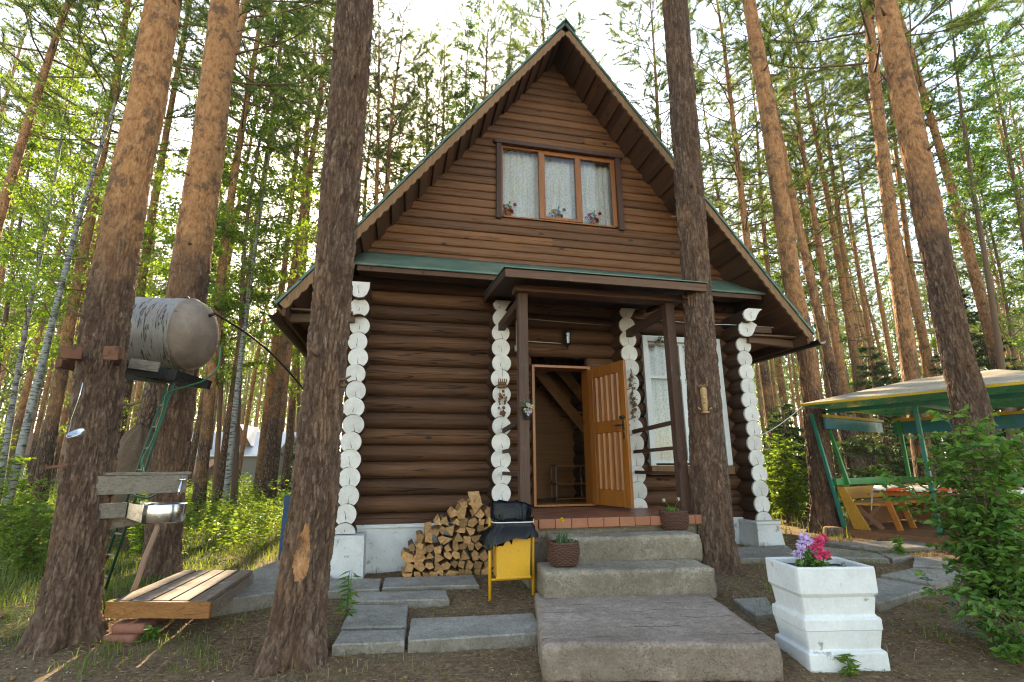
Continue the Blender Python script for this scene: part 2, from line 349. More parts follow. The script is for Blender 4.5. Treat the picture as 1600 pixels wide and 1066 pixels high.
M['cloth'] = cloth()
M['pink'] = leafy('pink_petals', (.70, .035, .16), (.85, .14, .30), .3, tcol=(1.1, .9, .9), vary_obj=0)
M['lilac'] = leafy('lilac_petals', (.62, .45, .78), (.85, .72, .88), .3, tcol=(1, 1, 1), vary_obj=0)
M['red'] = leafy('red_petals', (.5, .01, .03), (.7, .03, .06), .3, tcol=(1, 1, 1), vary_obj=0)
M['cream'] = leafy('cream_petals', (.75, .68, .45), (.82, .8, .7), .3, tcol=(1, 1, 1), vary_obj=0)
M['yellowpetal'] = leafy('yellow_petals', (.75, .45, .02), (.8, .6, .05), .3, tcol=(1, 1, 1), vary_obj=0)
M['dried'] = plain('dried_plant', (.22, .13, .06), .8, bumpsc=60, bst=.6, vary=.6)
M['carved'] = wood('carved_pale_wood', (.40, .22, .09), (.62, .42, .20), 2, .6, 1.6, .05)
M['farroof'] = plain('pale_roof', (.55, .57, .62), .35, .3, vary=.15)
M['farwall'] = plain('grey_wall', (.23, .22, .20), .8)
M['farbrown'] = plain('brown_wall', (.17, .085, .04), .8)
M['wire'] = plain('fence_wire', (.12, .22, .18), .5)
M['cable'] = plain('black_cable', (.012, .012, .012), .5)
M['conduit'] = plain('pale_conduit', (.5, .48, .45), .6)
M['earth'] = concrete('brown_heap', (.16, .105, .065), (.085, .055, .035), 1., .5, (.12, .07, .04))
def groundmat():
    n = NT('forest_floor'); v = n.obj; x = n.sep(v, 0); y = n.sep(v, 1)
    a = n.noise(v, .9, 6, .65); b = n.noise(v, 26, 6, .75); c_ = n.noise(v, 130, 3, .7); d = n.noise(v, 5, 5, .7)
    lit = n.ramp(b, (.3, (.07, .046, .027)), (.5, (.175, .115, .065)), (.72, (.31, .22, .13)))
    lit = n.mix(n.ramp(c_, (.5, 0.), (.72, .6)), lit, (.24, .17, .11))
    lit = n.mix(n.ramp(d, (.5, 0.), (.7, .45)), lit, (.05, .032, .021))
    gr = n.ramp(b, (.3, (.035, .045, .014)), (.7, (.11, .125, .040)))
    side = n.math('MAXIMUM', n.ramp(n.math('MULTIPLY', x, -.1), (.36, 0.), (.55, 1.)), n.ramp(n.math('MULTIPLY', x, .1), (.45, 0.), (.8, .8)))
    side = n.math('MULTIPLY', side, n.ramp(n.math('ADD', n.math('MULTIPLY', y, .1), .5), (.2, .15), (.42, 1.)))
    m = n.ramp(n.math('ADD', n.math('MULTIPLY', side, .75), n.math('MULTIPLY', n.math('SUBTRACT', a, .5), 1.2)), (.3, 0.), (.6, 1.))
    return n.fin(n.mix(m, lit, gr), .95, n.bump(n.math('ADD', b, n.math('MULTIPLY', c_, .4)), .9, .02), spec=.1)
M['ground'] = groundmat()
M['litter'] = leafy('fallen_needles', (.14, .075, .035), (.42, .28, .15), .1, vary_obj=.05)
M['chip'] = leafy('wood_chips', (.25, .17, .10), (.55, .44, .30), .1, vary_obj=.05)

# ---------------------------------------------------------------- mesh building
class MB:
    def __init__(s): s.v = []; s.f = []; s.mi = []; s.cur = 0; s.M = None
    def add(s, V, F):
        k = len(s.v)
        for p in V:
            p = Vector(p)
            s.v.append(s.M @ p if s.M is not None else p)
        for f in F: s.f.append([i+k for i in f]); s.mi.append(s.cur)
        return s
    def box(s, x0, x1, y0, y1, z0, z1):
        return s.add([(x0, y0, z0), (x1, y0, z0), (x1, y1, z0), (x0, y1, z0), (x0, y0, z1), (x1, y0, z1), (x1, y1, z1), (x0, y1, z1)],
                     [(3, 2, 1, 0), (4, 5, 6, 7), (0, 1, 5, 4), (1, 2, 6, 5), (2, 3, 7, 6), (3, 0, 4, 7)])
    def bar(s, a, b, w, h, up=(0, 0, 1)):
        a, b = Vector(a), Vector(b); d = (b-a).normalized(); u = Vector(up)
        r = d.cross(u)
        if r.length < 1e-4: r = d.cross(Vector((1, 0, 0)))
        r.normalize(); u = r.cross(d); V = []
        for p in (a, b):
            for i, j in ((-1, -1), (1, -1), (1, 1), (-1, 1)): V.append(p+r*(w/2*i)+u*(h/2*j))
        return s.add(V, [(0, 1, 2, 3), (7, 6, 5, 4), (0, 4, 5, 1), (1, 5, 6, 2), (2, 6, 7, 3), (3, 7, 4, 0)])
    def tube(s, P, R, n=8, cap=True):
        P = [Vector(p) for p in P]; R = R if hasattr(R, '__len__') else [R]*len(P); V = []; F = []
        t = (P[1]-P[0]).normalized(); ref = Vector((0, 0, 1)) if abs(t.z) < .9 else Vector((1, 0, 0)); r = t.cross(ref).normalized()
        for i, p in enumerate(P):
            t = (P[min(i+1, len(P)-1)]-P[max(i-1, 0)]).normalized(); r = (r-t*r.dot(t)).normalized(); u = t.cross(r)
            for k in range(n):
                a = 2*pi*k/n; V.append(p+(r*cos(a)+u*sin(a))*R[i])
        for i in range(len(P)-1):
            for k in range(n): F.append((i*n+k, i*n+(k+1) % n, (i+1)*n+(k+1) % n, (i+1)*n+k))
        if cap: F.append(list(range(n))[::-1]); F.append([(len(P)-1)*n+k for k in range(n)])
        return s.add(V, F)
    def lathe(s, prof, c=(0, 0, 0), n=24, axis='z', cap=True):
        V = []; F = []; c = Vector(c)
        for r, h in prof:
            for k in range(n):
                a = 2*pi*k/n; q = (r*cos(a), r*sin(a), h) if axis == 'z' else (h, r*cos(a), r*sin(a))
                V.append(c+Vector(q))
        for i in range(len(prof)-1):
            for k in range(n): F.append((i*n+k, i*n+(k+1) % n, (i+1)*n+(k+1) % n, (i+1)*n+k))
        if cap: F.append(list(range(n))[::-1]); F.append([(len(prof)-1)*n+k for k in range(n)])
        return s.add(V, F)
    def prism(s, poly, f0, f1):               # f0, f1 map a 2D point to the front and back
        n = len(poly); V = [f0(*p) for p in poly]+[f1(*p) for p in poly]
        return s.add(V, [list(range(n)), list(range(2*n-1, n-1, -1))]+[(k, k+n, (k+1) % n+n, (k+1) % n) for k in range(n)])
    def build(s, name, mats, parent=None, smooth=False, bevel=0, loc=None):
        me = bpy.data.meshes.new(name); off = Vector(loc) if loc is not None else (parent_loc(parent) if parent else Vector((0, 0, 0)))
        me.from_pydata([p-off for p in s.v], [], s.f); mats = mats if isinstance(mats, (list, tuple)) else [mats]
        for m in mats: me.materials.append(m)
        if len(mats) > 1: me.polygons.foreach_set('material_index', s.mi)
        if smooth: me.polygons.foreach_set('use_smooth', [True]*len(me.polygons))
        bm = bmesh.new(); bm.from_mesh(me); bmesh.ops.recalc_face_normals(bm, faces=bm.faces); bm.to_mesh(me); bm.free()
        o = bpy.data.objects.new(name, me); COL.objects.link(o)
        if parent: o.parent = parent
        elif loc is not None: o.location = loc
        if bevel:
            b = o.modifiers.new('bevel', 'BEVEL'); b.width = bevel; b.segments = 2; b.limit_method = 'ANGLE'; b.angle_limit = radians(40)
        if smooth == 'auto':
            o.modifiers.new('split', 'EDGE_SPLIT').split_angle = radians(40)
        return o
def parent_loc(o):
    p = Vector(o.location)
    while o.parent: o = o.parent; p = p+Vector(o.location)
    return p
def tag(o, label, cat, group=None, kind=None):
    if label: o['label'] = label
    if cat: o['category'] = cat
    if group: o['group'] = group
    if kind: o['kind'] = kind
    return o
def thing(name, label, cat, loc=(0, 0, 0), group=None):
    o = bpy.data.objects.new(name, None); COL.objects.link(o); o.location = loc; o.empty_display_size = .1
    return tag(o, label, cat, group)
def npmesh(name, V, F, mat, parent=None, smooth=False):   # F: (n,k) array
    V = np.asarray(V, np.float32); F = np.asarray(F, np.int32); me = bpy.data.meshes.new(name)
    me.vertices.add(len(V)); me.vertices.foreach_set('co', V.ravel())
    k = F.shape[1]; me.loops.add(F.size); me.loops.foreach_set('vertex_index', F.ravel())
    me.polygons.add(len(F)); me.polygons.foreach_set('loop_start', np.arange(0, F.size, k, dtype=np.int32)); me.polygons.foreach_set('loop_total', np.full(len(F), k, np.int32))
    if smooth: me.polygons.foreach_set('use_smooth', np.ones(len(F), bool))
    me.update(calc_edges=True); me.materials.append(mat)
    o = bpy.data.objects.new(name, me); COL.objects.link(o)
    if parent: o.parent = parent
    return o
def copy_tree(o, parent=None):
    c = o.copy(); COL.objects.link(c); c.parent = parent
    for ch in list(o.children): copy_tree(ch, c)
    return c
def unit(a): return a/np.maximum(np.linalg.norm(a, axis=-1, keepdims=True), 1e-9)
def leaves(P, D, L, W, rng, fold=.25):       # one folded pointed leaf per point
    P = np.asarray(P, float); D = unit(np.asarray(D, float)); n = len(P)
    up = unit(rng.normal(size=(n, 3))*.8+np.array([0, 0, 1.])); S = unit(np.cross(D, up)); U = np.cross(S, D)
    L = np.broadcast_to(np.asarray(L, float).reshape(-1, 1), (n, 1)); W = np.broadcast_to(np.asarray(W, float).reshape(-1, 1), (n, 1))
    V = np.stack([P, P+D*L*.45+S*W*.5+U*W*fold, P+D*L-U*L*.12, P+D*L*.45-S*W*.5+U*W*fold], 1).reshape(-1, 3)
    b = np.arange(n)[:, None]*4
    return V, np.concatenate([b+[0, 1, 2], b+[0, 2, 3]])
def blades(P, H, lean, rng, w=.006):
    n = len(P); a = rng.uniform(0, 2*pi, n); d = np.stack([np.cos(a), np.sin(a), 0*a], 1); s = np.stack([-np.sin(a), np.cos(a), 0*a], 1)
    H = H.reshape(-1, 1); le = lean.reshape(-1, 1); z = np.array([0, 0, 1.])
    m = P+z*H*.55+d*H*le*.25; t = P+z*H*(1-.25*le)+d*H*le*.85; w = np.broadcast_to(np.asarray(w, float).reshape(-1, 1), (n, 1))
    V = np.stack([P-s*w, P+s*w, m+s*w*.8, m-s*w*.8, t], 1).reshape(-1, 3); b = np.arange(n)[:, None]*5
    return V, np.concatenate([b+[0, 1, 2], b+[0, 2, 3], b+[3, 2, 4]])
def tufts(P, A, rng, nb=12, L=.16, w=.011, spread=.9):   # needle bunches
    n = len(P); P = np.repeat(P, nb, 0); A = np.repeat(unit(A), nb, 0)
    D = unit(A*.75+rng.normal(size=P.shape)*spread*.6); S = unit(np.cross(D, rng.normal(size=P.shape)))
    l = L*rng.uniform(.65, 1.15, (len(P), 1)); V = np.stack([P-S*w, P+S*w, P+D*l], 1).reshape(-1, 3)
    return V, np.arange(len(P)*3).reshape(-1, 3)
def rough_box(name, mat, parent, lo, hi, amp=.006, r=.02, cuts=None, rot=0, cen=None, loc=None, cell=.05):
    lo, hi = Vector(lo), Vector(hi); sz = hi-lo; V = {}; F = []
    nx, ny, nz = [max(2, int(round(q/cell))) for q in sz]; vs_ = []
    def vid(i, j, k):
        key = (i, j, k)
        if key not in V:
            p = Vector((i/nx, j/ny, k/nz)); q = Vector([lo[a]+p[a]*sz[a] for a in range(3)])
            c = Vector([min(max(q[a], lo[a]+r), hi[a]-r) for a in range(3)]); d = q-c
            if d.length > r: q = c+d*(r/d.length)
            nn = noise.noise_vector(q*9)*amp+noise.noise_vector(q*31)*amp*.45
            V[key] = len(vs_); vs_.append(q+nn)
        return V[key]
    for i in range(nx):
        for j in range(ny):
            for k in (0, nz): F.append([vid(i, j, k), vid(i+1, j, k), vid(i+1, j+1, k), vid(i, j+1, k)])
    for i in range(nx):
        for k in range(nz):
            for j in (0, ny): F.append([vid(i, j, k), vid(i+1, j, k), vid(i+1, j, k+1), vid(i, j, k+1)])
    for j in range(ny):
        for k in range(nz):
            for i in (0, nx): F.append([vid(i, j, k), vid(i, j+1, k), vid(i, j+1, k+1), vid(i, j, k+1)])
    m = MB()
    if rot:
        c = (lo+hi)/2 if cen is None else Vector(cen); m.M = Matrix.Translation(c) @ Matrix.Rotation(rot, 4, 'Z') @ Matrix.Translation(-c)
    m.add(vs_, F); return m.build(name, mat, parent, True, loc=loc)

# ---------------------------------------------------------------- ground
def terrain():
    def axis(lo, a, b, hi, d0):
        xs = list(np.arange(a, b+1e-6, d0)); s = d0; x = a
        while x > lo: s *= 1.12; x -= s; xs.insert(0, x)
        s = d0; x = b
        while x < hi: s *= 1.12; x += s; xs.append(x)
        return xs
    X = axis(-160, -7, 8, 160, .07); Y = axis(-60, -6.2, 3, 160, .07); V = []; F = []
    for y in Y:
        for x in X:
            z = gz(x, y)
            if -9 < x < 9 and -7 < y < 6:
                z += .012*noise.noise(Vector((x*4, y*4, 1)))+.008*noise.noise(Vector((x*13, y*13, 2)))
            if -2.9 < x < 2.9 and .05 < y < 5.8: z -= .25
            V.append((x, y, z))
    nx = len(X)
    F = [(j*nx+i, j*nx+i+1, (j+1)*nx+i+1, (j+1)*nx+i) for j in range(len(Y)-1) for i in range(nx-1)]
    o = npmesh('ground', V, F, M['ground'], None, True); o['kind'] = 'structure'
terrain()

# ---------------------------------------------------------------- the cabin
cab = thing('log_cabin', 'dark brown log cabin with steep green gable roof and white painted log ends', 'cabin')
PX = (-2.94, -.995, .97, 2.94); LR = .118
def logx(m, x0, x1, y, z, r, seed=0):
    n = 18; k = max(2, int((x1-x0)/.22)+1); P = []; R = []
    for i in range(k):
        x = x0+(x1-x0)*i/(k-1); w_ = noise.noise(Vector((x*.7, seed*3.1, z)))
        P.append((x, y+.006*w_, z+.005*noise.noise(Vector((x*.6, seed*5.3, 7))))); R.append(r*(1+.045*w_))
    m.tube(P, R, n)
m = MB(); rows = [.563+.222*k for k in range(16)]
for k, z in enumerate(rows):
    segs = [(-3.10, 3.10)]
    def cut(a, b):
        global segs
        out = []
        for s0, s1 in segs:
            if b <= s0 or a >= s1: out.append((s0, s1))
            else:
                if a > s0: out.append((s0, a))
                if b < s1: out.append((b, s1))
        segs = out
    if .72 < z+.09 and z-.09 < 2.72: cut(-.47, .44)
    if z+.09 > 1.24 and z-.09 < 3.28: cut(1.37, 2.70)
    for s0, s1 in segs: logx(m, s0, s1, .125, z, LR*(.95+.08*random.random()), k)
m.build('log_wall', M['log'], cab, True)
m = MB()
for x in (-2.94, 2.94):
    for k in range(16):
        z = .70+.22*k-.44+.22
        if z > 3.9: continue
        m.tube([(x, .2, z), (x, 5.9, z)], [LR, LR], 14)
m.box(-2.9, 2.9, 5.8, 5.95, .3, 4.2)
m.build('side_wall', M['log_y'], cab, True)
# cross-wall log stubs and their painted ends
R_, P_ = .131, .22
xi = sqrt(R_*R_-P_*P_/4)
def end_poly(r=R_, groove=True):
    a0 = math.atan2(-P_/2+.004, xi); n = 26; pts = []
    for i in range(n+1):
        a = a0+(pi-2*a0)*i/n; pts.append((r*cos(a), r*sin(a)))
    if groove:
        b0 = math.atan2(P_/2-.004, xi)
        for i in range(1, 10):
            a = (pi-b0)+(b0-(pi-b0))*i/10; pts.append((r*cos(a), -P_+.004+r*sin(a)))
    return pts
def crack(m, x, y, z, ln, ang, w=.0042):
    m.cur = 1; d = Vector((cos(ang), 0, sin(ang))); s = Vector((-sin(ang), 0, cos(ang))); b = Vector((x, y, z))
    n = 5; V = []
    for i in range(n+1):
        t = i/n; wob = s*(.005*noise.noise(Vector((x*9+t*7, z*9, 0)))); p = b+d*(ln*t)+wob; ww = w*(.15+.85*t)
        V += [p-s*ww, p+s*ww]
    m.add(V, [(2*i, 2*i+1, 2*i+3, 2*i+2) for i in range(n)]); m.cur = 0
rr = random.Random(3)
for ci, x in enumerate(PX):
    stub = MB(); yb = 2.2 if ci in (1, 2) else .5
    for k in range(15):
        z = .48+.22*k
        dx, sc = rr.uniform(-.012, .012), rr.uniform(.95, 1.04)
        m = MB(); y0 = -.30+rr.uniform(-.012, .006)
        if k == 0:                                # half log on the plinth
            poly = [(R_*cos(pi*i/20), R_*sin(pi*i/20)*.95) for i in range(21)]
            if ci in (1, 2): continue
        elif k >= 14:
            poly = [(-.125, .01), (-.10, -.06), (-.06, -.105), (0, -.118), (.06, -.105), (.10, -.06), (.125, .01), (.13, .10), (-.13, .10)] if ci == 0 else \
                   [(-.12, .0), (-.105, -.06), (-.06, -.105), (.02, -.11), (.08, -.085), (.13, .0), (.175, .06), (.235, .10), (-.02, .10), (-.08, .07)]
            if ci in (1, 2): poly = [(p[0]*.9, min(p[1], .05)) for p in poly]
        else: poly = [(p[0]*sc, p[1]) for p in end_poly()]
        if ci == 3 and k == 13: poly = [(-.15, -.0), (-.13, -.07), (-.08, -.1), (0, -.112), (.07, -.09), (.12, -.02), (.155, .05), (.19, .09), (.10, .14), (0, .15), (-.07, .13), (-.13, .08)]
        if k >= 13 and ci in (0, 3): y0 -= .12*(k-12)
        m.prism(poly, lambda a, b: (x+dx+a, y0-.018, z+b), lambda a, b: (x+dx+a, y0+.012, z+b))
        crack(m, x+dx+rr.uniform(-.01, .01), y0-.021, z+rr.uniform(-.01, .03), (.10 if k else .05)*rr.uniform(.6, 1), -pi/2+rr.uniform(-.25, .25) if k else pi/2)
        if rr.random() < .5: crack(m, x+dx, y0-.0205, z, .05, rr.uniform(0, pi), .0022)
        m.build('log_end', [M['white'], M['crack']], cab)
        stub.prism(poly, lambda a, b: (x+dx+a, y0+.012, z+b), lambda a, b: (x+dx+a, yb, z+b))
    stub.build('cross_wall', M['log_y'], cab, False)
# foundation
m = MB(); m.box(-2.86, -1.05, -.02, .3, -.4, .545); m.box(1.1, 2.86, -.02, .3, -.4, .50); m.box(-2.86, -1.05, -.045, -.02, .50, .535)
m.box(-2.86, 2.86, 5.7, 5.95, -.4, .5); m.box(-3.05, -2.8, .3, 5.9, -.4, .5); m.box(2.8, 3.05, .3, 5.9, -.4, .5)
m.build('foundation', M['whitewash'], cab, bevel=.008)
def plinth(x0, x1, y0, y1, z1, fl):
    m = MB(); b = gz(x0, y0)-.15
    V = [(x0-fl, y0-fl, b), (x1+fl, y0-fl, b), (x1+fl, y1, b), (x0-fl, y1, b), (x0, y0, z1), (x1, y0, z1), (x1, y1, z1), (x0, y1, z1)]
    m.add(V, [(3, 2, 1, 0), (4, 5, 6, 7), (0, 1, 5, 4), (1, 2, 6, 5), (2, 3, 7, 6), (3, 0, 4, 7)])
    if x0 > 0: m.box(x0-.02, x1+.02, y0-.02, y1, z1-.03, z1+.012)
    m.build('plinth', M['whitewash'], cab, bevel=.008)
plinth(-3.07, -2.70, -.43, .1, .468, .02); plinth(2.73, 3.10, -.42, .1, .463, .05)
# gable wall boards
SL = 1.303; RZ = 8.34
def gable(y, name, hole):
    m = MB(); bh = .14; z = 4.26; rnd = random.Random(5)
    while z < 8.1:
        hw = (8.17-z)/1.30+.02
        segs = [(-hw, hw)]
        if hole and z+bh > 5.12 and z < 6.44: segs = [(-hw, -1.0), (1.13, hw)]
        elif rnd.random() < .45 and hw > 1: j = rnd.uniform(-hw*.5, hw*.5); segs = [(-hw, j-.0015), (j+.0015, hw)]
        for a, b in segs:
            d = rnd.uniform(-.003, .003)
            prof = [(0, .0), (-.012, .004), (-.020, .02), (-.025, .05), (-.026, .08), (-.022, .11), (-.014, .128), (0, .1365)]
            n = len(prof); V = [(xx, y+d+p[0], z+p[1]) for xx in (a, b) for p in prof]+[(xx, y+.06, z+q) for xx in (a, b) for q in (0, .1365)]
            F = [(i, i+1, n+i+1, n+i) for i in range(n-1)]+[(2*n, 2*n+1, 2*n+3, 2*n+2)]
            m.add(V, F)
        z += bh
    return m.build(name, M['gable'], cab, True)
gable(0, 'gable_wall', True)
m = MB(); m.add([(-3.1, .07, 4.1), (-1, .07, 4.1), (-1, .07, 6.87), (0, .07, 8.2)], [(0, 1, 2, 3)]); m.add([(1.13, .07, 4.1), (3.1, .07, 4.1), (1.13, .07, 6.68)], [(0, 1, 2)])
m.add([(-1, .07, 4.1), (1.13, .07, 4.1), (1.13, .07, 5.12), (-1, .07, 5.12)], [(0, 1, 2, 3)]); m.add([(-1, .07, 6.44), (1.13, .07, 6.44), (1.13, .07, 6.7), (0, .07, 8.2), (-1, .07, 6.87)], [(0, 1, 2, 3, 4)])
m.add([(-3.1, 5.9, 4.0), (3.1, 5.9, 4.0), (0, 5.9, 8.2)], [(0, 1, 2)]); m.box(-2.9, 2.9, .28, 5.8, 3.86, 3.94)
m.build('sheathing', M['farbrown'], cab)
# roof: metal covering, soffit boards, fascia, ridge cap, gutters
YF, YB, EX = -.72, 6.4, 3.90
def slope_pt(s, t, y, off):              # t metres down the slope from the ridge, off below the top plane
    L = sqrt(1+SL*SL); return (s*(t/L - off*SL/L), y, RZ-t*SL/L-off/L)
TL = EX*sqrt(1+SL*SL)
m = MB()
for s in (-1, 1):
    n = 16
    for i in range(n):                    # overlapping sheets of metal with low ribs
        t0, t1 = TL*i/n, TL*(i+1)/n+.02
        V = []
        for t, o in ((t0, .0), (t1, -.012)):
            for off in (o, o+.03):
                for y in (YF-.03, YB): V.append(slope_pt(s, t, y, off))
        m.add(V, [(0, 1, 5, 4), (2, 6, 7, 3), (0, 4, 6, 2), (1, 3, 7, 5), (0, 2, 3, 1), (4, 5, 7, 6)])
m.build('roof_covering', M['roof'], cab)
m = MB()
for s in (-1, 1):
    L = sqrt(1+SL*SL); V = []
    for t, o in ((-.0, -.03), (.22, -.03), (.22, -.01), (0, -.01)):
        for y in (YF-.06, YB): V.append(slope_pt(s, t, y, o) if t else (0, y, RZ+(.05 if o < -.02 else .02)))
    m.add(V, [(0, 1, 3, 2), (2, 3, 5, 4), (4, 5, 7, 6), (6, 7, 1, 0), (0, 2, 4, 6), (1, 7, 5, 3)])
m.build('ridge_cap', M['roof'], cab)
rnd = random.Random(11)
m = MB()
for s in (-1, 1):
    t = .06; wb = .155
    while t < TL-.06:
        d = rnd.uniform(0, .004); lap = .028 if int(t/wb) % 2 else .0
        V = [slope_pt(s, tt, y, o) for tt, oo in ((t+.002, 0), (min(TL-.03, t+wb+.012), 0)) for o in (.055, .085+d+lap) for y in (YF+.035, YB)]
        m.add(V, [(0, 1, 5, 4), (2, 6, 7, 3), (0, 4, 6, 2), (1, 3, 7, 5), (0, 2, 3, 1), (4, 5, 7, 6)])
        t += wb
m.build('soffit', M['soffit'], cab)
def fascia(s):
    m = MB(); nseg = 46; y0, y1 = YF-.012, YF+.022; per = 4; top = []; bot = []
    for i in range(nseg*per+1):
        t = TL*i/(nseg*per); ph = (i % per)/per
        top.append((t, .035)); bot.append((t, .125+.020*sin(pi*ph)+.004*noise.noise(Vector((t, 0, s)))))
    n = len(top); V = [slope_pt(s, t, y, o) for y in (y0, y1) for t, o in top+bot]
    F = []
    for i in range(n-1):
        F += [(i, i+1, n+i+1, n+i), (2*n+i, 3*n+i, 3*n+i+1, 2*n+i+1), (n+i, n+i+1, 3*n+i+1, 3*n+i), (i, 2*n+i, 2*n+i+1, i+1)]
    F += [(n-1, 3*n-1, 4*n-1, 2*n-1), (0, n, 3*n, 2*n)]
    m.add(V, F); m.build('fascia', M['fascia'], cab)
fascia(-1); fascia(1)
for s in (-1, 1):                         # eave board, box soffit and gutter
    ex, ez = s*EX, RZ-SL*EX
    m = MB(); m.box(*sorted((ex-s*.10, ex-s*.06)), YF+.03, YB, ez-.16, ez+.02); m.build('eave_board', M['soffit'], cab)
    m = MB(); poly = [(.075*cos(pi+pi*i/12), .075*sin(pi+pi*i/12)) for i in range(13)]+[(.070*cos(2*pi-pi*i/12), .070*sin(2*pi-pi*i/12)) for i in range(13)]
    m.prism(poly, lambda a, b: (ex+s*.03+a, YF-.12, ez-.13+b), lambda a, b: (ex+s*.03+a, YB, ez-.10+b)); m.build('gutter', M['gable_v'] if s < 0 else M['dark'], cab)
    m = MB(); m.bar((s*3.0, -.35, ez-.05), (ex-s*.05, -.35, ez-.10), .09, .11); m.bar((s*3.0, 1.5, ez-.05), (ex-s*.05, 1.5, ez-.10), .09, .11); m.bar((s*3.0, 3.5, ez-.05), (ex-s*.05, 3.5, ez-.10), .09, .11)
    m.box(*sorted((s*3.02, ex-s*.12)), -.5, YB-.2, ez-.02, ez+.005); m.build('eave_bracket', M['beam_x'], cab)
# green apron roof between the storeys
m = MB(); prof = [(-.005, 4.345), (-.12, 4.255), (-.28, 4.13), (-.44, 4.015), (-.545, 3.945), (-.565, 3.925), (-.565, 3.90), (-.545, 3.905), (-.28, 4.09), (0, 4.30)]
n = 40; V = [(-3.06+6.44*i/n, p[0]+(.006*noise.noise(Vector((i*.4, p[1]*3, 0)))), p[1]+.006*noise.noise(Vector((i*.5, p[0]*4, 5)))) for i in range(n+1) for p in prof]
k = len(prof); F = [(i*k+j, i*k+(j+1) % k, (i+1)*k+(j+1) % k, (i+1)*k+j) for i in range(n) for j in range(k)]+[list(range(k)), [n*k+j for j in range(k)]]
m.add(V, F); m.build('apron_roof', M['roof'], cab, True)
m = MB(); m.box(-3.0, 3.2, -.54, -.50, 3.83, 3.898); m.build('apron_fascia', M['soffit'], cab)
m = MB()
for i in range(4): m.box(-3.0, 3.05, -.498+.125*i, -.498+.125*i+.122, 3.85+.03*i, 3.87+.03*i)
m.build('apron_soffit', M['log'], cab)
# upper window
def sash_pane(name, x0, x1, z0, z1, y, parent):
    mm = MB(); mm.box(x0, x1, y, y+.005, z0, z1); return mm.build(name, M['glass'], parent)
def curtain_mesh(name, x0, x1, z0, z1, y, parent, per=.075, amp=.022, seed=0):
    nx, nz = int((x1-x0)/.008), 14; V = []
    for j in range(nz+1):
        for i in range(nx+1):
            x = x0+(x1-x0)*i/nx; z = z0+(z1-z0)*j/nz; ph = noise.noise(Vector((x*4, z*.5, seed)))*2.2
            V.append((x, y+amp*sin(2*pi*x/per+ph)*(.6+.4*noise.noise(Vector((x*3, 0, seed+3))))+.012*noise.noise(Vector((x*2, z*1.3, seed))), z+.01*sin(2*pi*x/per)*(j == 0)))
    F = [(j*(nx+1)+i, j*(nx+1)+i+1, (j+1)*(nx+1)+i+1, (j+1)*(nx+1)+i) for j in range(nz) for i in range(nx)]
    o = npmesh(name, V, F, M['curtain'], parent, True); return o
m = MB(); m.box(-1.0, 1.13, .02, .06, 5.13, 5.145)
uw = MB(); uw.box(-1.02, -.935, -.075, .05, 5.06, 6.45).box(1.055, 1.15, -.075, .05, 5.06, 6.45).box(-1.06, 1.19, -.095, .05, 6.40, 6.475)
uw = uw.build('upper_window', M['gable_v'], cab, bevel=.006)
m = MB(); m.box(-.933, -.905, -.02, .05, 5.13, 6.398).box(1.025, 1.053, -.02, .05, 5.13, 6.398).box(-.905, 1.025, -.02, .05, 6.365, 6.398).box(-.905, 1.025, -.015, .05, 5.115, 5.14)
m.box(-.30, -.20, -.03, .04, 5.14, 6.365).box(.335, .435, -.03, .04, 5.14, 6.365).box(-.20, .335, -.026, .035, 5.14, 5.19).box(.98, 1.025, -.026, .035, 5.14, 6.365).box(-.20, .98, -.026, .03, 6.325, 6.364)
m.build('frame', M['orange'], uw, bevel=.004)
for a, b in ((-.905, -.30), (-.20, .335), (.435, .98)): sash_pane('pane', a, b, 5.14, 6.365, .008, uw)
curtain_mesh('curtain', -1.0, 1.32, 5.12, 6.42, .135, uw, .10, .020, 1)
m = MB(); m.box(-.93, 1.05, .045, .11, 5.10, 5.128); m.build('sill', M['orange_x'], uw)
m = MB(); m.box(-1.2, 1.6, .32, .34, 5.0, 6.6); m.build('room_back', M['inner_x'], uw)
# lower window
lw = MB(); lw.box(1.345, 1.43, -.035, .16, 1.27, 3.28).box(2.64, 2.725, -.035, .16, 1.27, 3.28).box(1.43, 2.64, -.035, .16, 3.19, 3.28).box(1.345, 2.725, -.028, .16, 1.262, 1.27)
lw = lw.build('window', M['whitewin'], cab, bevel=.006)
m = MB(); m.box(1.43, 1.475, .03, .1, 1.30, 3.19).box(2.595, 2.64, .03, .1, 1.30, 3.19).box(1.475, 2.595, .03, .1, 3.15, 3.19).box(1.475, 2.595, .03, .1, 1.30, 1.345)
m.box(2.0, 2.07, .025, .1, 1.345, 3.15).box(1.475, 2.0, .03, .1, 2.60, 2.645).box(2.07, 2.595, .03, .1, 2.60, 2.645)
m.build('sash', M['whitewin'], lw, bevel=.004)
for a, b in ((1.475, 2.0), (2.07, 2.595)):
    sash_pane('pane', a, b, 1.345, 2.6, .06, lw); sash_pane('pane', a, b, 2.645, 3.15, .06, lw)
m = MB(); m.box(1.34, 2.73, -.06, .16, 1.13, 1.26); m.build('sill', M['fascia'], lw, bevel=.006)
curtain_mesh('curtain', 1.40, 2.80, 1.33, 3.17, .16, lw, .12, .022, 4)
m = MB(); m.box(1.3, 3.0, .45, .47, 1.1, 3.4); m.build('room_back', M['inner_x'], lw)
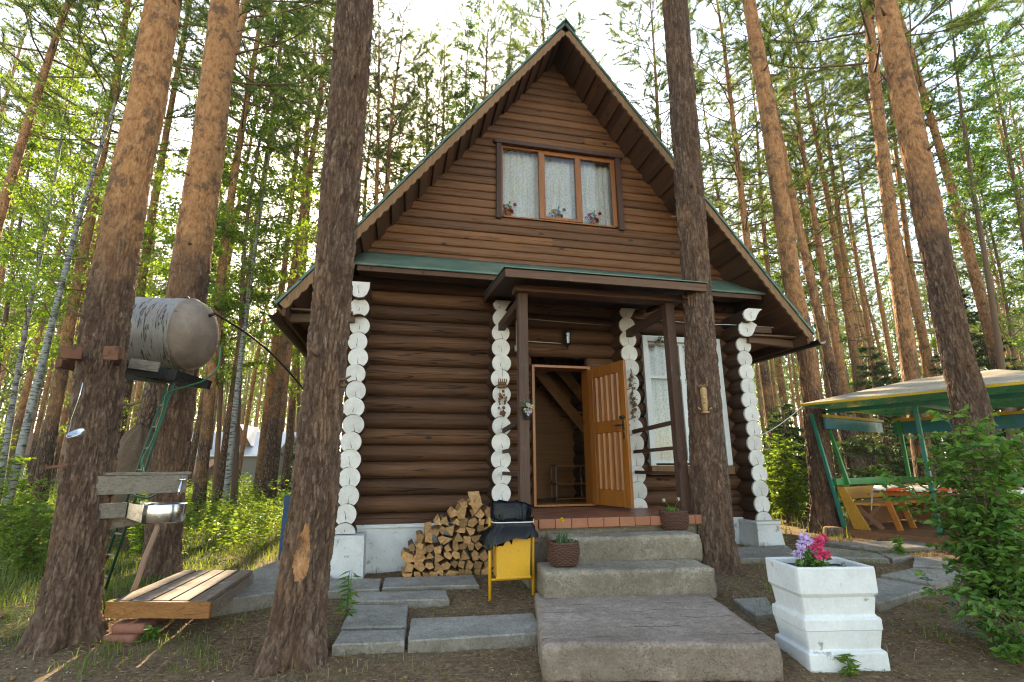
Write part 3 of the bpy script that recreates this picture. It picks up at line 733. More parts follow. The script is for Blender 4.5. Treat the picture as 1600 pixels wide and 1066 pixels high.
# doorway, door leaf, room behind it
m = MB(); m.box(-.47, -.43, -.03, .26, .72, 2.74).box(.405, .445, -.03, .26, .72, 2.74).box(-.43, .405, -.03, .26, 2.70, 2.74).box(-.43, .405, -.02, .26, .715, .745)
m.build('door_frame', M['orange'], cab, bevel=.004)
dr = bpy.data.objects.new('door', None); COL.objects.link(dr); dr.parent = cab; dr.location = (0, 0, 0)
hd = Vector((.39, -.045, 0)); dd = Vector((.205, -.80, 0)).normalized(); dn = Vector((-dd.y, dd.x, 0)); DW = .845
DMAT = Matrix(((dd.x, dn.x, 0, hd.x), (dd.y, dn.y, 0, hd.y), (0, 0, 1, 0), (0, 0, 0, 1)))   # local: x along the leaf, y = thickness
m = MB(); m.M = DMAT
for x0, x1, z0, z1 in ((0, .12, .74, 2.68), (DW-.12, DW, .74, 2.68), (.12, DW-.12, .74, .95), (.12, DW-.12, 2.53, 2.68), (.12, DW-.12, 1.72, 1.88)): m.box(x0, x1, 0, .045, z0, z1)
m.build('leaf_frame', M['orange'], dr, bevel=.004)
m = MB(); m.M = DMAT
for z0, z1 in ((.95, 1.72), (1.88, 2.53)):
    n = 5; wv = (DW-.24)/n
    for i in range(n):
        a = .12+wv*i; prof = [(0, .012), (.02, .006), (.045, .034), (wv-.045, .034), (wv-.02, .006), (wv, .012)]
        for sgn in (0, 1):
            V = [(a+p, (.0225+(q-.012 if sgn else -(q-.012))), z) for z in (z0+.003, z1-.003) for p, q in prof]
            m.add(V, [(j, j+1, 6+j+1, 6+j) for j in range(5)])
m.build('panel', M['orange'], dr)
m = MB(); m.M = DMAT
for sgn, y in ((-1, 0), (1, .045)):
    m.box(DW-.085, DW-.04, *sorted((y, y+sgn*.008)), 1.62, 1.86)
m.build('lock_plate', M['brass'], dr)
m = MB(); m.M = DMAT
for sgn, y in ((-1, -.006), (1, .05)):
    m.tube([(DW-.062, y, 1.80), (DW-.062, y+sgn*.05, 1.80), (DW-.075, y+sgn*.055, 1.80), (DW-.18, y+sgn*.055, 1.795)], .010, 8)
    m.lathe([(.0, -.012), (.026, -.012), (.026, .006), (0, .006)], (0, 0, 0), 12) if 0 else None
m.tube([(DW-.03, -.02, 1.90), (DW-.10, -.02, 1.905)], .022, 8); m.build('handle', M['iron'], dr, True)
m = MB()
m.box(-1.0, 1.3, 2.05, 2.1, .6, 3.5); m.box(-.98, -.95, .26, 2.05, .6, 3.5); m.box(1.25, 1.28, .26, 2.05, .6, 3.5)
m.build('interior_wall', M['inner_x'], cab)
m = MB(); m.box(-.98, 1.28, -.02, 2.1, .64, .70); m.build('interior_floor', M['gfloor'], cab); m = MB(); m.box(-.98, 1.28, .26, 2.1, 3.45, 3.5); m.build('interior_ceiling', M['gfloor'], cab)
m = MB(); m.box(-.52, -.42, 1.97, 2.04, .7, 2.75).box(.02, .08, 1.98, 2.04, .7, 2.3); m.box(-.42, -.1, 2.0, 2.04, 1.25, 1.35).box(-.42, .02, 2.0, 2.04, 2.20, 2.3); m.build('inner_door', M['inner'], cab)
m = MB(); m.bar((-.35, 1.5, 3.4), (1.2, 1.5, 1.55), .06, .18); m.bar((.10, 1.5, 3.4), (1.3, 1.5, 2.0), .06, .18)
for i in range(7): m.box(-.2+.2*i, .05+.2*i, 1.5, 2.0, 3.15-.24*i, 3.18-.24*i)
m.build('staircase', M['inner_x'], cab)
sh = thing('shoe_shelf', 'small dark shelf rack seen through the open doorway', 'shelf', (.45, 1.4, .70)); m = MB()
for z in (.72, .96, 1.26): m.box(.28, .85, 1.35, 1.65, z, z+.02)
m.build('shelf_board', M['inner_x'], sh); 
for a_, b_ in ((.28, 1.35), (.83, 1.35), (.28, 1.63), (.83, 1.63)): m = MB(); m.box(a_, a_+.02, b_, b_+.02, .7, 1.28); m.build('upright', M['oldwood'], sh)
# porch
m = MB(); m.box(-.80, 1.30, -1.42, .0, .58, .685); m.build('porch_slab', M['conc'], cab)
m = MB(); rnd = random.Random(2)
for j in range(10):
    for i in range(11):
        x0 = -.80+.191*i; y0 = -1.42+.142*j
        m.box(x0+.003, x0+.188, y0+.003, y0+.139, .686, .698+rnd.uniform(-.001, .001))
m.build('porch_tile', M['tile'], cab)
m = MB()
for i in range(11): x0 = -.80+.191*i; m.box(x0+.003, x0+.188, -1.475, -1.422, .60+rnd.uniform(-.002, .002), .70)
m.build('tile_edging', M['terra'], cab, bevel=.006)
for a_, b_ in ((-.93, -.805), (1.305, 1.43)): m = MB(); m.box(a_, b_, -1.46, -.02, .46, .695); m.build('porch_curb', M['terra'], cab, bevel=.006)
m = MB(); m.box(-.91, -.80, -1.44, 0, -.15, .455).box(1.30, 1.42, -1.44, 0, -.15, .455).box(-.80, 1.30, -1.38, 0, -.15, .575); m.build('porch_footing', M['conc'], cab)
for x in (-.885, 1.17):
    m = MB(); m.box(x-.062, x+.062, -1.22, -1.095, .70, 3.42); m.build('porch_post', M['beam'], cab, bevel=.008)
for x, c in ((-.885, -.995), (1.17, .97)):
    m = MB(); m.bar((x-(.075 if x < 0 else -.075)*0, -1.09, 3.34), (c+.0, -.28, 3.20), .09, .11); m.build('brace', M['beam_y'], cab)
    for z0, z1 in ((1.74, 1.82), (1.46, 1.49), (1.18, 1.17)):
        m = MB(); m.bar((c-.03 if x > 0 else c+.03, -.335, z0), (x, -1.092, z1), .035, .055 if z0 > 1.7 else .045); m.build('handrail', M['beam_y'], cab)
m = MB(); m.box(-1.0, 1.32, -1.30, -1.09, 3.42, 3.50); m.build('porch_beam', M['beam_x'], cab)
pr = MB()
for i in range(9):                         # roof boards
    x0 = -1.16+.285*i; pr.add([(x, y, 3.52+.19*(y+1.62)/1.62+dz) for dz in (0, .03) for x, y in ((x0, -1.60), (x0+.28, -1.60), (x0+.28, -.02), (x0, -.02))],
                               [(3, 2, 1, 0), (4, 5, 6, 7), (0, 1, 5, 4), (1, 2, 6, 5), (2, 3, 7, 6), (3, 0, 4, 7)])
pr.build('porch_roof', M['beam_y'], cab)
m = MB(); m.bar((-1.20, -1.62, 3.51), (1.47, -1.62, 3.51), .035, .10); m.build('porch_fascia', M['beam_x'], cab)
for x in (-1.19, 1.45): m = MB(); m.bar((x, -1.60, 3.515), (x, -.04, 3.70), .035, .10); m.build('barge_board', M['beam_y'], cab)
m = MB(); m.add([(x, y, 3.575+.19*(y+1.62)/1.62+dz) for dz in (0, .012) for x, y in ((-1.22, -1.66), (1.49, -1.66), (1.49, -.02), (-1.22, -.02))],
                [(3, 2, 1, 0), (4, 5, 6, 7), (0, 1, 5, 4), (1, 2, 6, 5), (2, 3, 7, 6), (3, 0, 4, 7)]); m.build('porch_covering', M['roof'], cab)
# lantern, cable, conduit
la = bpy.data.objects.new('wall_lantern', None); COL.objects.link(la); la.parent = cab
m = MB(); lx, ly = .07, -.10
m.lathe([(0, 3.32), (.012, 3.30), (.03, 3.28), (.062, 3.235), (.066, 3.225), (.05, 3.222)], (lx, ly, 0), 6); m.lathe([(.028, 3.04), (.045, 3.05), (.05, 3.065), (.02, 3.02), (.012, 2.99), (0, 2.98)], (lx, ly, 0), 6)
for i in range(6): a = 2*pi*i/6; m.tube([(lx+.042*cos(a), ly+.042*sin(a), 3.06), (lx+.056*cos(a), ly+.056*sin(a), 3.225)], .004, 5)
m.tube([(lx, .02, 3.24), (lx, -.05, 3.30), (lx, ly, 3.31)], .009, 6); m.box(lx-.03, lx+.03, -.005, .01, 3.16, 3.30); m.build('lantern_frame', M['iron'], la, True)
m = MB(); m.lathe([(.040, 3.062), (.053, 3.222)], (lx, ly, 0), 6, cap=False); m.build('lantern_glass', M['lampglass'], la)
m = MB(); m.lathe([(0, 3.07), (.012, 3.08), (.014, 3.16), (0, 3.18)], (lx, ly, 0), 8); m.build('bulb', M['conduit'], la, True)
m = MB(); m.tube([(-.75, -.005, 3.455), (0, -.008, 3.43), (.9, -.008, 3.41)], .006, 6); m.tube([(-.66, -.01, 3.10), (-.4, -.012, 3.09), (.0, -.014, 3.085)], .007, 6); m.tube([(-.70, -.01, 3.42), (-.70, -.012, 3.0)], .008, 6); m.box(-.73, -.67, -.03, 0, 2.93, 3.02)
m.tube([(1.1, -.32, 3.47), (2.3, -.33, 3.42), (2.66, -.34, 3.44), (3.5, -.36, 3.43)], .007, 6); m.build('conduit', M['conduit'], cab, True)
m = MB(); m.box(2.95, 3.45, -.37, -.33, 3.33, 3.43); m.build('shelf_bracket', M['beam_x'], cab)

# ---------------------------------------------------------------- trees
def arr(m): return np.array([tuple(p) for p in m.v]), m.f
def trunk_path(H, n, wob, rnd):
    ph = [rnd.uniform(0, 6) for _ in range(4)]
    return [(wob*(sin(z/H*4+ph[0])-sin(ph[0]))*z/H+.4*wob*sin(z/H*9+ph[1])*z/H, wob*(sin(z/H*3.4+ph[2])-sin(ph[2]))*z/H, z) for z in [H*(i/n)**1.05 for i in range(n+1)]]
def make_pine(seed, H=21., r0=.155, zc=.52, spread=1., dens=1., name='pine_tree'):
    rnd = random.Random(seed); rng = np.random.default_rng(seed)
    root = thing(name, 'pine', 'tree'); n = 26; P = trunk_path(H, n, .22, rnd)
    P[0] = (0, 0, -.35)
    rad = lambda z: max(.012, r0*(1-.74*z/H-.24*(z/H)**4)*(1+.35*math.exp(-max(z, 0)/.28)))
    m = MB(); Q = []
    for p in P: Q.append(p)
    m.tube(Q, [rad(p[2]) for p in Q], 12)
    def tp(z):
        for a, b in zip(P, P[1:]):
            if b[2] >= z:
                t = (z-a[2])/(b[2]-a[2]); return Vector(a).lerp(Vector(b), t)
        return Vector(P[-1])
    lm = m; lm.cur = 1; TP, TA = [], []
    def limb(z, L, az, el, r, live):
        b = tp(z); d = Vector((cos(az)*cos(el), sin(az)*cos(el), sin(el))); pts = [b]; k = 6 if live else 4; side = rnd.uniform(-.5, .5)
        for i in range(1, k+1):
            t = i/k; az2 = az+side*t; e2 = el+(.55*t*t if live else -.25*t)+rnd.uniform(-.12, .12)
            pts.append(pts[-1]+Vector((cos(az2)*cos(e2), sin(az2)*cos(e2), sin(e2)))*(L/k))
        lm.tube(pts, [r*(1-.8*i/k) for i in range(k+1)], 4, False)
        if not live:
            if rnd.random() < .6:
                q = pts[2]; a2 = az+rnd.choice((-1, 1))*rnd.uniform(.5, 1.); lm.tube([q, q+Vector((cos(a2), sin(a2), rnd.uniform(-.4, .3)))*L*.4], [r*.45, r*.15], 3, False)
            return
        nt_ = max(3, int(L*3.9*dens))
        for j in range(nt_):
            t = .28+.72*(j+rnd.random())/nt_; fi = t*k; i0 = min(k-1, int(fi)); q = pts[i0].lerp(pts[i0+1], fi-i0)
            a2 = az+side*t+rnd.choice((-1, 1))*rnd.uniform(.35, 1.15); e2 = rnd.uniform(-.15, .6); l2 = L*rnd.uniform(.16, .34)*(1.25-.6*t)
            dd_ = Vector((cos(a2)*cos(e2), sin(a2)*cos(e2), sin(e2))); e = q+dd_*l2
            lm.tube([q, e], [r*.3, r*.12], 3, False)
            nk = max(2, int(l2/.085))
            for s_ in range(nk):
                f = (s_+1)/nk; pp = q.lerp(e, .25+.75*f)
                TP.append(tuple(pp)); TA.append((dd_.x+rnd.uniform(-.5, .5), dd_.y+rnd.uniform(-.5, .5), dd_.z+.35+rnd.uniform(-.3, .5)))
        TP.append(tuple(pts[-1])); TA.append(tuple(pts[-1]-pts[-2]))
    z = H*.22
    while z < H*zc:
        if rnd.random() < .75: limb(z, rnd.uniform(.25, 1.5), rnd.uniform(0, 2*pi), rnd.uniform(-.25, .25), .018, False)
        z += rnd.uniform(.18, .55)
    z = H*zc; a = rnd.uniform(0, 6)
    while z < H-.3:
        f = (z-H*zc)/(H*(1-zc)); L = spread*(.9+1.9*math.sin(pi*min(1, .18+.72*f))**1.0*(1-.45*f))*rnd.uniform(.55, 1.2)*(1 if f < .9 else .6)
        limb(z, L, a, .05+.75*f+rnd.uniform(-.2, .25), .034*(1-.6*f), True)
        a += 2.4+rnd.uniform(-.5, .5); z += rnd.uniform(.09, .27)/dens
    TP.append(P[-1]); TA.append((0, 0, 1)); TP += [tuple(tp(H-.15*i)) for i in range(6)]; TA += [(rnd.uniform(-1, 1), rnd.uniform(-1, 1), .7) for _ in range(6)]
    lm.build('trunk', [M['pine_bark'], M['limb']], root, True)
    V, F = tufts(np.array(TP), np.array(TA), rng, 20, .19, .0065); npmesh('crown', V, F, M['needle'], root)
    return root
def make_birch(seed, H=15., r0=.09, zc=.35, lsz=.075, nleaf=8, mat='leaf', spread=1., barkm='birch', name='birch_tree'):
    rnd = random.Random(seed); rng = np.random.default_rng(seed); root = thing(name, 'birch', 'tree')
    P = trunk_path(H, 22, .35, rnd); P[0] = (0, 0, -.3); m = MB(); m.tube(P, [max(.008, r0*(1-.9*p[2]/H)) for p in P], 10)
    lm = m; lm.cur = 1; LP, LD = [], []; z = H*zc; a = 0
    while z < H-.2:
        f = (z-H*zc)/(H*(1-zc)); i = min(21, int(22*(z/H)**(1/1.05))); b = Vector(P[i]).lerp(Vector(P[i+1]), .5); L = spread*(.8+2.0*(1-f)*math.sin(pi*min(1, .25+f)))*rnd.uniform(.6, 1.25)
        el = rnd.uniform(.25, .95); pts = [b]
        for k in range(5): pts.append(pts[-1]+Vector((cos(a)*cos(el), sin(a)*cos(el), sin(el)))*(L/5)); el -= .22*rnd.random(); a += rnd.uniform(-.2, .2)
        lm.tube(pts, [.016*(1-f*.6)*(1-.8*k/5) for k in range(6)], 4, False)
        for j in range(int(6+L*6)):
            t = rnd.uniform(.25, 1)*5; i0 = min(4, int(t)); q = pts[i0].lerp(pts[i0+1], t-i0); a2 = rnd.uniform(0, 6.28); l2 = rnd.uniform(.2, .6)*min(1, L*.6); e = q+Vector((cos(a2), sin(a2), rnd.uniform(-.55, .35)))*l2
            if rnd.random() < .5: lm.tube([q, e], [.005, .002], 3, False)
            for _ in range(nleaf):
                u = rnd.uniform(.1, 1.1); LP.append(tuple(q.lerp(e, u)+Vector((rnd.gauss(0, .05), rnd.gauss(0, .05), rnd.gauss(0, .05))))); LD.append((rnd.gauss(0, 1), rnd.gauss(0, 1), -.5+rnd.gauss(0, .6)))
        a += 2.4+rnd.uniform(-.6, .6); z += rnd.uniform(.10, .34)
    lm.build('trunk', [M[barkm], M['limb']], root, True)
    V, F = leaves(LP, LD, rng.uniform(.7, 1.25, len(LP))*lsz, rng.uniform(.6, .85, len(LP))*lsz, rng); npmesh('crown', V, F, M[mat], root)
    return root
def make_spruce(seed, H=4., name='spruce_tree'):
    rnd = random.Random(seed); rng = np.random.default_rng(seed); root = thing(name, 'spruce', 'tree')
    m = MB(); m.tube([(0, 0, -.2), (0, 0, H*.5), (.02, 0, H)], [.06, .035, .006], 8)
    lm = m; TP, TA = [], []; z = .25
    while z < H-.1:
        L = (H-z)*.36*rnd.uniform(.75, 1.15)+.1
        for k in range(6):
            a = rnd.uniform(0, 6.28); el = rnd.uniform(-.35, .1); d = Vector((cos(a)*cos(el), sin(a)*cos(el), sin(el))); e = Vector((0, 0, z))+d*L+Vector((0, 0, .12*L)); lm.tube([(0, 0, z), Vector((0, 0, z))+d*L*.6, e], [.012, .008, .003], 3, False)
            for j in range(max(3, int(L/.06))):
                t = rnd.uniform(.15, 1); q = Vector((0, 0, z)).lerp(e, t); w_ = (1-t)*L*.35+.06
                for s_ in (-1, 1): TP.append(tuple(q+Vector((-sin(a), cos(a), -.25))*s_*rnd.uniform(0, w_))); TA.append((d.x+-sin(a)*s_*.8, d.y+cos(a)*s_*.8, d.z-.1))
        z += rnd.uniform(.14, .24)*(H/4)**.5
    TP.append((0, 0, H-.1)); TA.append((0, 0, 1)); lm.build('trunk', M['limb'], root, True)
    V, F = tufts(np.array(TP), np.array(TA), rng, 9, .13, .012, .6); npmesh('crown', V, F, M['spruce'], root); return root
def make_bush(seed, H=1.6, n=10, mat='leaf', lsz=.07, name='leafy_bush', spread=.5, dens=26):
    rnd = random.Random(seed); rng = np.random.default_rng(seed); root = thing(name, 'bush', 'bush'); lm = MB(); LP, LD = [], []
    for i in range(n):
        a = rnd.uniform(0, 6.28); h = H*rnd.uniform(.55, 1.05); o = rnd.uniform(.1, 1)*spread; pts = [Vector((cos(a)*.06, sin(a)*.06, -.08))]
        for k in range(1, 6): t = k/5; pts.append(Vector((cos(a)*o*t**1.4+rnd.gauss(0, .03), sin(a)*o*t**1.4+rnd.gauss(0, .03), h*t-.1*o*t*t)))
        lm.tube(pts, [.010*(1-.8*k/5) for k in range(6)], 5, False)
        for j in range(int(dens*h)):
            t = rnd.uniform(.15, 1)*5; i0 = min(4, int(t)); q = pts[i0].lerp(pts[i0+1], t-i0); a2 = rnd.uniform(0, 6.28); l2 = rnd.uniform(.08, .32)*(.5+H*.3); e = q+Vector((cos(a2), sin(a2), rnd.uniform(-.2, .6)))*l2
            lm.tube([q, e], [.003, .0015], 3, False)
            for u in (.35, .55, .75, .9, 1.0):
                for s_ in (-1, 1): LP.append(tuple(q.lerp(e, u))); LD.append((cos(a2)*.6-sin(a2)*s_+rnd.gauss(0, .3), sin(a2)*.6+cos(a2)*s_+rnd.gauss(0, .3), rnd.gauss(-.1, .35)))
    lm.build('stems', M['limb'], root); V, F = leaves(LP, LD, rng.uniform(.45, 1.3, len(LP))*lsz, rng.uniform(.35, .62, len(LP))*lsz, rng); npmesh('foliage', V, F, M[mat], root); return root

PROTO = {'pine': [make_pine(s, H, .155, zc, sp, dn) for s, H, zc, sp, dn in ((1, 21, .50, 1.0, 1.0), (2, 22, .58, .9, .95), (3, 20, .46, 1.15, 1.05), (4, 23, .62, .95, .9), (5, 19, .42, 1.05, .85))],
         'birch': [make_birch(s, H, r, zc, .08, 8) for s, H, r, zc in ((11, 14, .085, .22), (12, 16, .095, .30), (13, 11, .06, .16))],
         'aspen': [make_birch(s, H, .10, .40, .085, 9, 'leaf_dark', .9, 'limb', 'broadleaf_tree') for s, H in ((15, 19), (16, 17))],
         'maple': [make_birch(s, H, .085, zc, .10, 13, 'leaf', 1.05, 'limb', 'leafy_tree') for s, H, zc in ((41, 13, .25), (42, 16, .30))],
         'spruce': [make_spruce(s, H) for s, H in ((21, 4.2), (22, 2.6), (23, 6.5))],
         'bush': [make_bush(s, H, n, 'leaf', .085, 'leafy_bush', sp) for s, H, n, sp in ((31, 1.5, 9, .6), (32, 2.6, 9, .8), (33, 1.0, 10, .5))]}
USED = {k: [False]*len(v) for k, v in PROTO.items()}
def plant(kind, i, loc, sxy, sz, label, cat, group=None, lean=None, spin=0.):
    i %= len(PROTO[kind]); o = PROTO[kind][i]
    if USED[kind][i]: o = copy_tree(o)
    USED[kind][i] = True
    if 'group' in o: del o['group']
    tag(o, label, cat, group); o.location = loc; o.scale = (sxy, sxy, sz); o.rotation_mode = 'QUATERNION'
    q = Quaternion((0, 0, 1), spin)
    if lean is not None: q = Vector((0, 0, 1)).rotation_difference(Vector(lean).normalized()) @ q
    o.rotation_quaternion = q; return o
PLANTED = []
def by_sight(lo, hi, wpx, diam):
    """a leaning trunk from two sight lines and its apparent width: (foot on the ground, direction)"""
    d = diam*FOC/wpx; a, b = ray(*lo), ray(*hi); h = lambda v: sqrt(v[0]**2+v[1]**2)
    depth = d; p = CAM+a*depth; D = h(a*depth)
    # second point on the other sight line, no nearer or farther than the first
    q = CAM+b*(D/h(b)); v = (q-p)/np.linalg.norm(q-p)
    for _ in range(3):
        t = (gz(p[0], p[1])-p[2])/v[2]; f = p+v*t; p = p if abs(t) < 1e-3 else f
    return p, v, D
rt = random.Random(77)
TREES = [  # kind, proto, low px, high px, px width, diameter, label
 ('pine', 0, (2, 325), (88, 0), 17, .26, 'slender leaning pine at the left edge, nearest to the upper left corner'),
 ('pine', 1, (0, 355), (129, 50), 11, .25, 'thin orange pine leaning right just behind the leftmost leaning pine'),
 ('pine', 2, (60, 790), (165, 180), 19, .28, 'dark footed pine with orange upper trunk left of the water tank tree'),
 ('pine', 3, (37, 800), (95, 590), 12, .24, 'slim pine crossing close beside the dark footed pine at the left'),
 ('pine', 4, (80, 751), (118, 579), 10, .24, 'thin bright edged pine half hidden behind the tank tree on its left'),
 ('pine', 1, (185, 690), (276, 167), 16, .29, 'pine standing between the two trunks that carry the water tank'),
 ('pine', 2, (222, 690), (270, 467), 28, .34, 'broad pine trunk right behind the water tank, partly covered by the tank tree'),
 ('pine', 0, (312, 770), (367, 243), 17, .29, 'straight pine just right of the water tank in front of the pale roofed house'),
 ('pine', 3, (297, 731), (345, 480), 10, .25, 'thin pine left of the straight pine beside the tank'),
 ('pine', 4, (343, 775), (413, 253), 15, .28, 'pine in front of the middle of the pale roofed house'),
 ('pine', 2, (372, 743), (440, 304), 7, .2, 'very thin pine before the grey gable of the far house'),
 ('pine', 1, (401, 780), (440, 420), 12, .27, 'pine in front of the grey wall of the far house'),
 ('pine', 0, (421, 792), (499, 111), 14, .29, 'tall pine right of the far house with bare lower trunk'),
 ('pine', 3, (440, 789), (465, 560), 10, .25, 'slim pine close left of the big trunk before the cabin corner'),
 ('pine', 4, (448, 775), (489, 273), 9, .25, 'thin pine half hidden by the big trunk before the cabin corner'),
 ('pine', 1, (584, 325), (594, 20), 10, .25, 'pine rising behind the left slope of the cabin roof, nearest the big trunk'),
 ('pine', 0, (683, 225), (685, 20), 9, .25, 'pine rising behind the middle of the left roof slope'),
 ('pine', 3, (625, 288), (640, 144), 6, .2, 'small thin pine between the two pines behind the left roof slope'),
 ('pine', 2, (1017, 195), (1003, 20), 11, .27, 'pine rising behind the right roof slope close to the ridge'),
 ('pine', 1, (1293, 537), (1184, 0), 16, .29, 'tall orange pine right of the cabin eave, leaning over the roof'),
 ('pine', 4, (1287, 537), (1224, 10), 9, .25, 'slim orange pine just right of the tall pine by the eave'),
 ('pine', 0, (1331, 537), (1273, 0), 11, .27, 'straight orange pine left of the gazebo roof'),
 ('pine', 3, (1348, 456), (1313, 228), 8, .24, 'thin distant pine between the two trunks above the gazebo'),
 ('pine', 2, (1414, 537), (1333, 0), 24, .32, 'thick orange pine standing behind the gazebo'),
 ('pine', 1, (1444, 537), (1384, 76), 11, .27, 'slim pine behind the right half of the thick pine at the gazebo'),
 ('pine', 0, (1551, 537), (1418, 0), 17, .30, 'orange pine behind the right end of the gazebo roof'),
 ('pine', 3, (1700, 520), (1576, 0), 13, .29, 'orange pine in the upper right corner'),
 ('pine', 4, (1221, 773), (1195, 593), 16, .29, 'dark trunk close behind the right corner of the cabin'),
 ('pine', 2, (1240, 770), (1215, 560), 11, .27, 'brown trunk second behind the right corner of the cabin'),
 ('pine', 1, (1366, 740), (1322, 500), 13, .28, 'pine seen under the gazebo roof, leftmost of those behind the benches'),
 ('pine', 0, (1506, 560), (1470, 380), 11, .27, 'pine right of the trunk that pierces the gazebo roof'),
 ('pine', 4, (1345, 740), (1300, 500), 15, .29, 'sunlit pine between the cabin eave and the gazebo roof'),
 ('birch', 0, (0, 764), (35, 560), 9, .13, 'white birch with black marks at the far left edge'),
 ('birch', 1, (6, 809), (48, 633), 10, .13, 'white birch leaning right, left of the dark footed pine'),
 ('birch', 2, (150, 790), (160, 700), 6, .10, 'thin birch seen beside the left edge of the tank tree'),
 ('birch', 1, (357, 743), (379, 560), 8, .14, 'slim spotted birch before the pale roofed far house'),
 ('birch', 0, (283, 740), (300, 600), 8, .14, 'pale birch stem beside the second tank tree'),
 ('aspen', 0, (738, 330), (745, 60), 7, .17, 'green broadleaf tree behind the left slope of the cabin roof'),
 ('maple', 1, (375, 560), (400, 0), 9, .17, 'bright leafy tree filling the gap above the water tank'),
 ('maple', 0, (345, 600), (372, 100), 8, .16, 'leafy tree behind the bright one above the water tank'),
 ('aspen', 1, (1565, 560), (1500, 30), 10, .17, 'green broadleaf tree at the upper right behind the gazebo'),
 ('maple', 1, (268, 640), (300, 300), 7, .16, 'leafy tree seen between the two tank trees above the tank'),
 ('maple', 0, (-20, 720), (10, 300), 9, .16, 'bright leafy tree at the left edge behind the birches'),
 ('maple', 1, (110, 700), (140, 300), 7, .16, 'leafy tree filling the gap left of the tank tree'),
 ('maple', 0, (1590, 640), (1530, 150), 8, .16, 'bright leafy tree among the trunks at the right edge'),
 ('maple', 1, (1262, 650), (1215, 300), 6, .15, 'leafy tree far behind the right eave of the cabin'),
 ('maple', 0, (470, 640), (492, 330), 6, .15, 'leafy tree beyond the big trunk before the cabin corner'),
 ('aspen', 0, (1630, 600), (1570, 100), 9, .17, 'dense broadleaf tree at the right edge above the shrub'),
]
for kind, pi_, lo, hi, wpx, diam, label in TREES:
    f, v, D = by_sight(lo, hi, wpx, diam)
    base = {'pine': .31, 'birch': .16, 'aspen': .19, 'maple': .17}[kind]; s = diam/base*1.08
    plant(kind, pi_, (f[0], f[1], f[2]-.02), s, max(.8, min(1.25, .75+.3*s)), label, 'tree', None, v, rt.uniform(0, 6.28)); PLANTED.append((f[0], f[1]))
# the forest behind: single trees at random places, thinning towards the far wood
def free(x, y, r):
    if -5.2 < x < 5.5 and -6 < y < 10: return False
    return all((x-a)**2+(y-b)**2 > r*r for a, b in PLANTED)
LANES = [(-10.5, 3), (-8.6, 2), (-7.0, 1.5), (-5.6, 2), (-9.5, 8), (4.3, -.6), (3.3, -1.0), (7.5, 5)]   # gaps in the canopy where the evening sun comes through
def lane(x, y):
    for a, b in LANES:
        dx, dy = x-a, y-b; s = dx*sin(SUN_AZ)+dy*cos(SUN_AZ); l = abs(dx*cos(SUN_AZ)-dy*sin(SUN_AZ))
        if l < 1.9 and 4 < s < 42: return True
    return False
cnt = 0; tries = 0
while cnt < 250 and tries < 20000:
    tries += 1; az = YAW+radians(rt.uniform(-50, 50)); D = 17+rt.random()**.85*58
    x, y = CAM[0]+sin(az)*D, CAM[1]+cos(az)*D
    if not free(x, y, 2.1) or lane(x, y): continue
    if abs(az-(YAW-radians(28.7))) < radians(5) and D < 34 and rt.random() < .7: continue
    left = az < YAW-radians(18)
    k = rt.random(); s = rt.uniform(.7, 1.12)
    if k < (.92 if left else .96): plant('pine', rt.choice((0, 1, 1, 2, 3, 3, 3, 4)), (x, y, gz(x, y)-.03), s, rt.uniform(.85, 1.15), 'orange barked pine, one of the many in the forest around the cabin', 'tree', 'pines of the surrounding forest', (rt.gauss(0, .02), rt.gauss(0, .02), 1), rt.uniform(0, 6.28))
    elif k < (.92 if left else .95): plant('birch', rt.randrange(3), (x, y, gz(x, y)-.03), s, rt.uniform(.8, 1.1), 'leafy birch among the forest pines', 'tree', 'birches among the forest pines', (rt.gauss(0, .04), rt.gauss(0, .04), 1), rt.uniform(0, 6.28))
    else: plant('aspen', rt.randrange(2), (x, y, gz(x, y)-.03), s, rt.uniform(.8, 1.0), 'green broadleaf tree among the forest pines', 'tree', 'broadleaf trees among the pines', (rt.gauss(0, .03), rt.gauss(0, .03), 1), rt.uniform(0, 6.28))
    PLANTED.append((x, y)); cnt += 1
for x, y in ((-3.4, 11.2), (-1.2, 13.6), (1.6, 11.8), (3.8, 13.0), (.2, 16.5), (5.6, 11.0), (-5.4, 13.2), (2.6, 17.8), (-2.6, 17.0), (6.9, 15.2), (-4.4, 15.4), (-.2, 11.6), (2.8, 14.9), (4.9, 16.2), (-6.5, 11.0), (1.0, 19.0), (-3.9, 19.5), (3.4, 10.6), (.9, 14.2), (5.9, 18.4)):
    plant('pine', rt.randrange(5), (x, y, gz(x, y)-.03), rt.uniform(.95, 1.2), rt.uniform(.92, 1.12), 'orange barked pine, one of the many in the forest around the cabin', 'tree', 'pines of the surrounding forest', (rt.gauss(0, .02), rt.gauss(0, .02), 1), rt.uniform(0, 6.28)); PLANTED.append((x, y))
# trees on the near side, seen in the window reflections
for i, (x, y) in enumerate(((-9, -17), (-4, -20), (2, -19), (6, -22), (-13, -23), (9, -17), (0, -27), (-7, -28), (12, -25), (5, -30))):
    plant('pine', i, (x, y, gz(x, y)-.03), 1., 1., 'pine behind the viewer, mirrored in the cabin windows', 'tree', 'pines mirrored in the windows', (rt.gauss(0, .02), rt.gauss(0, .02), 1), i*1.3)
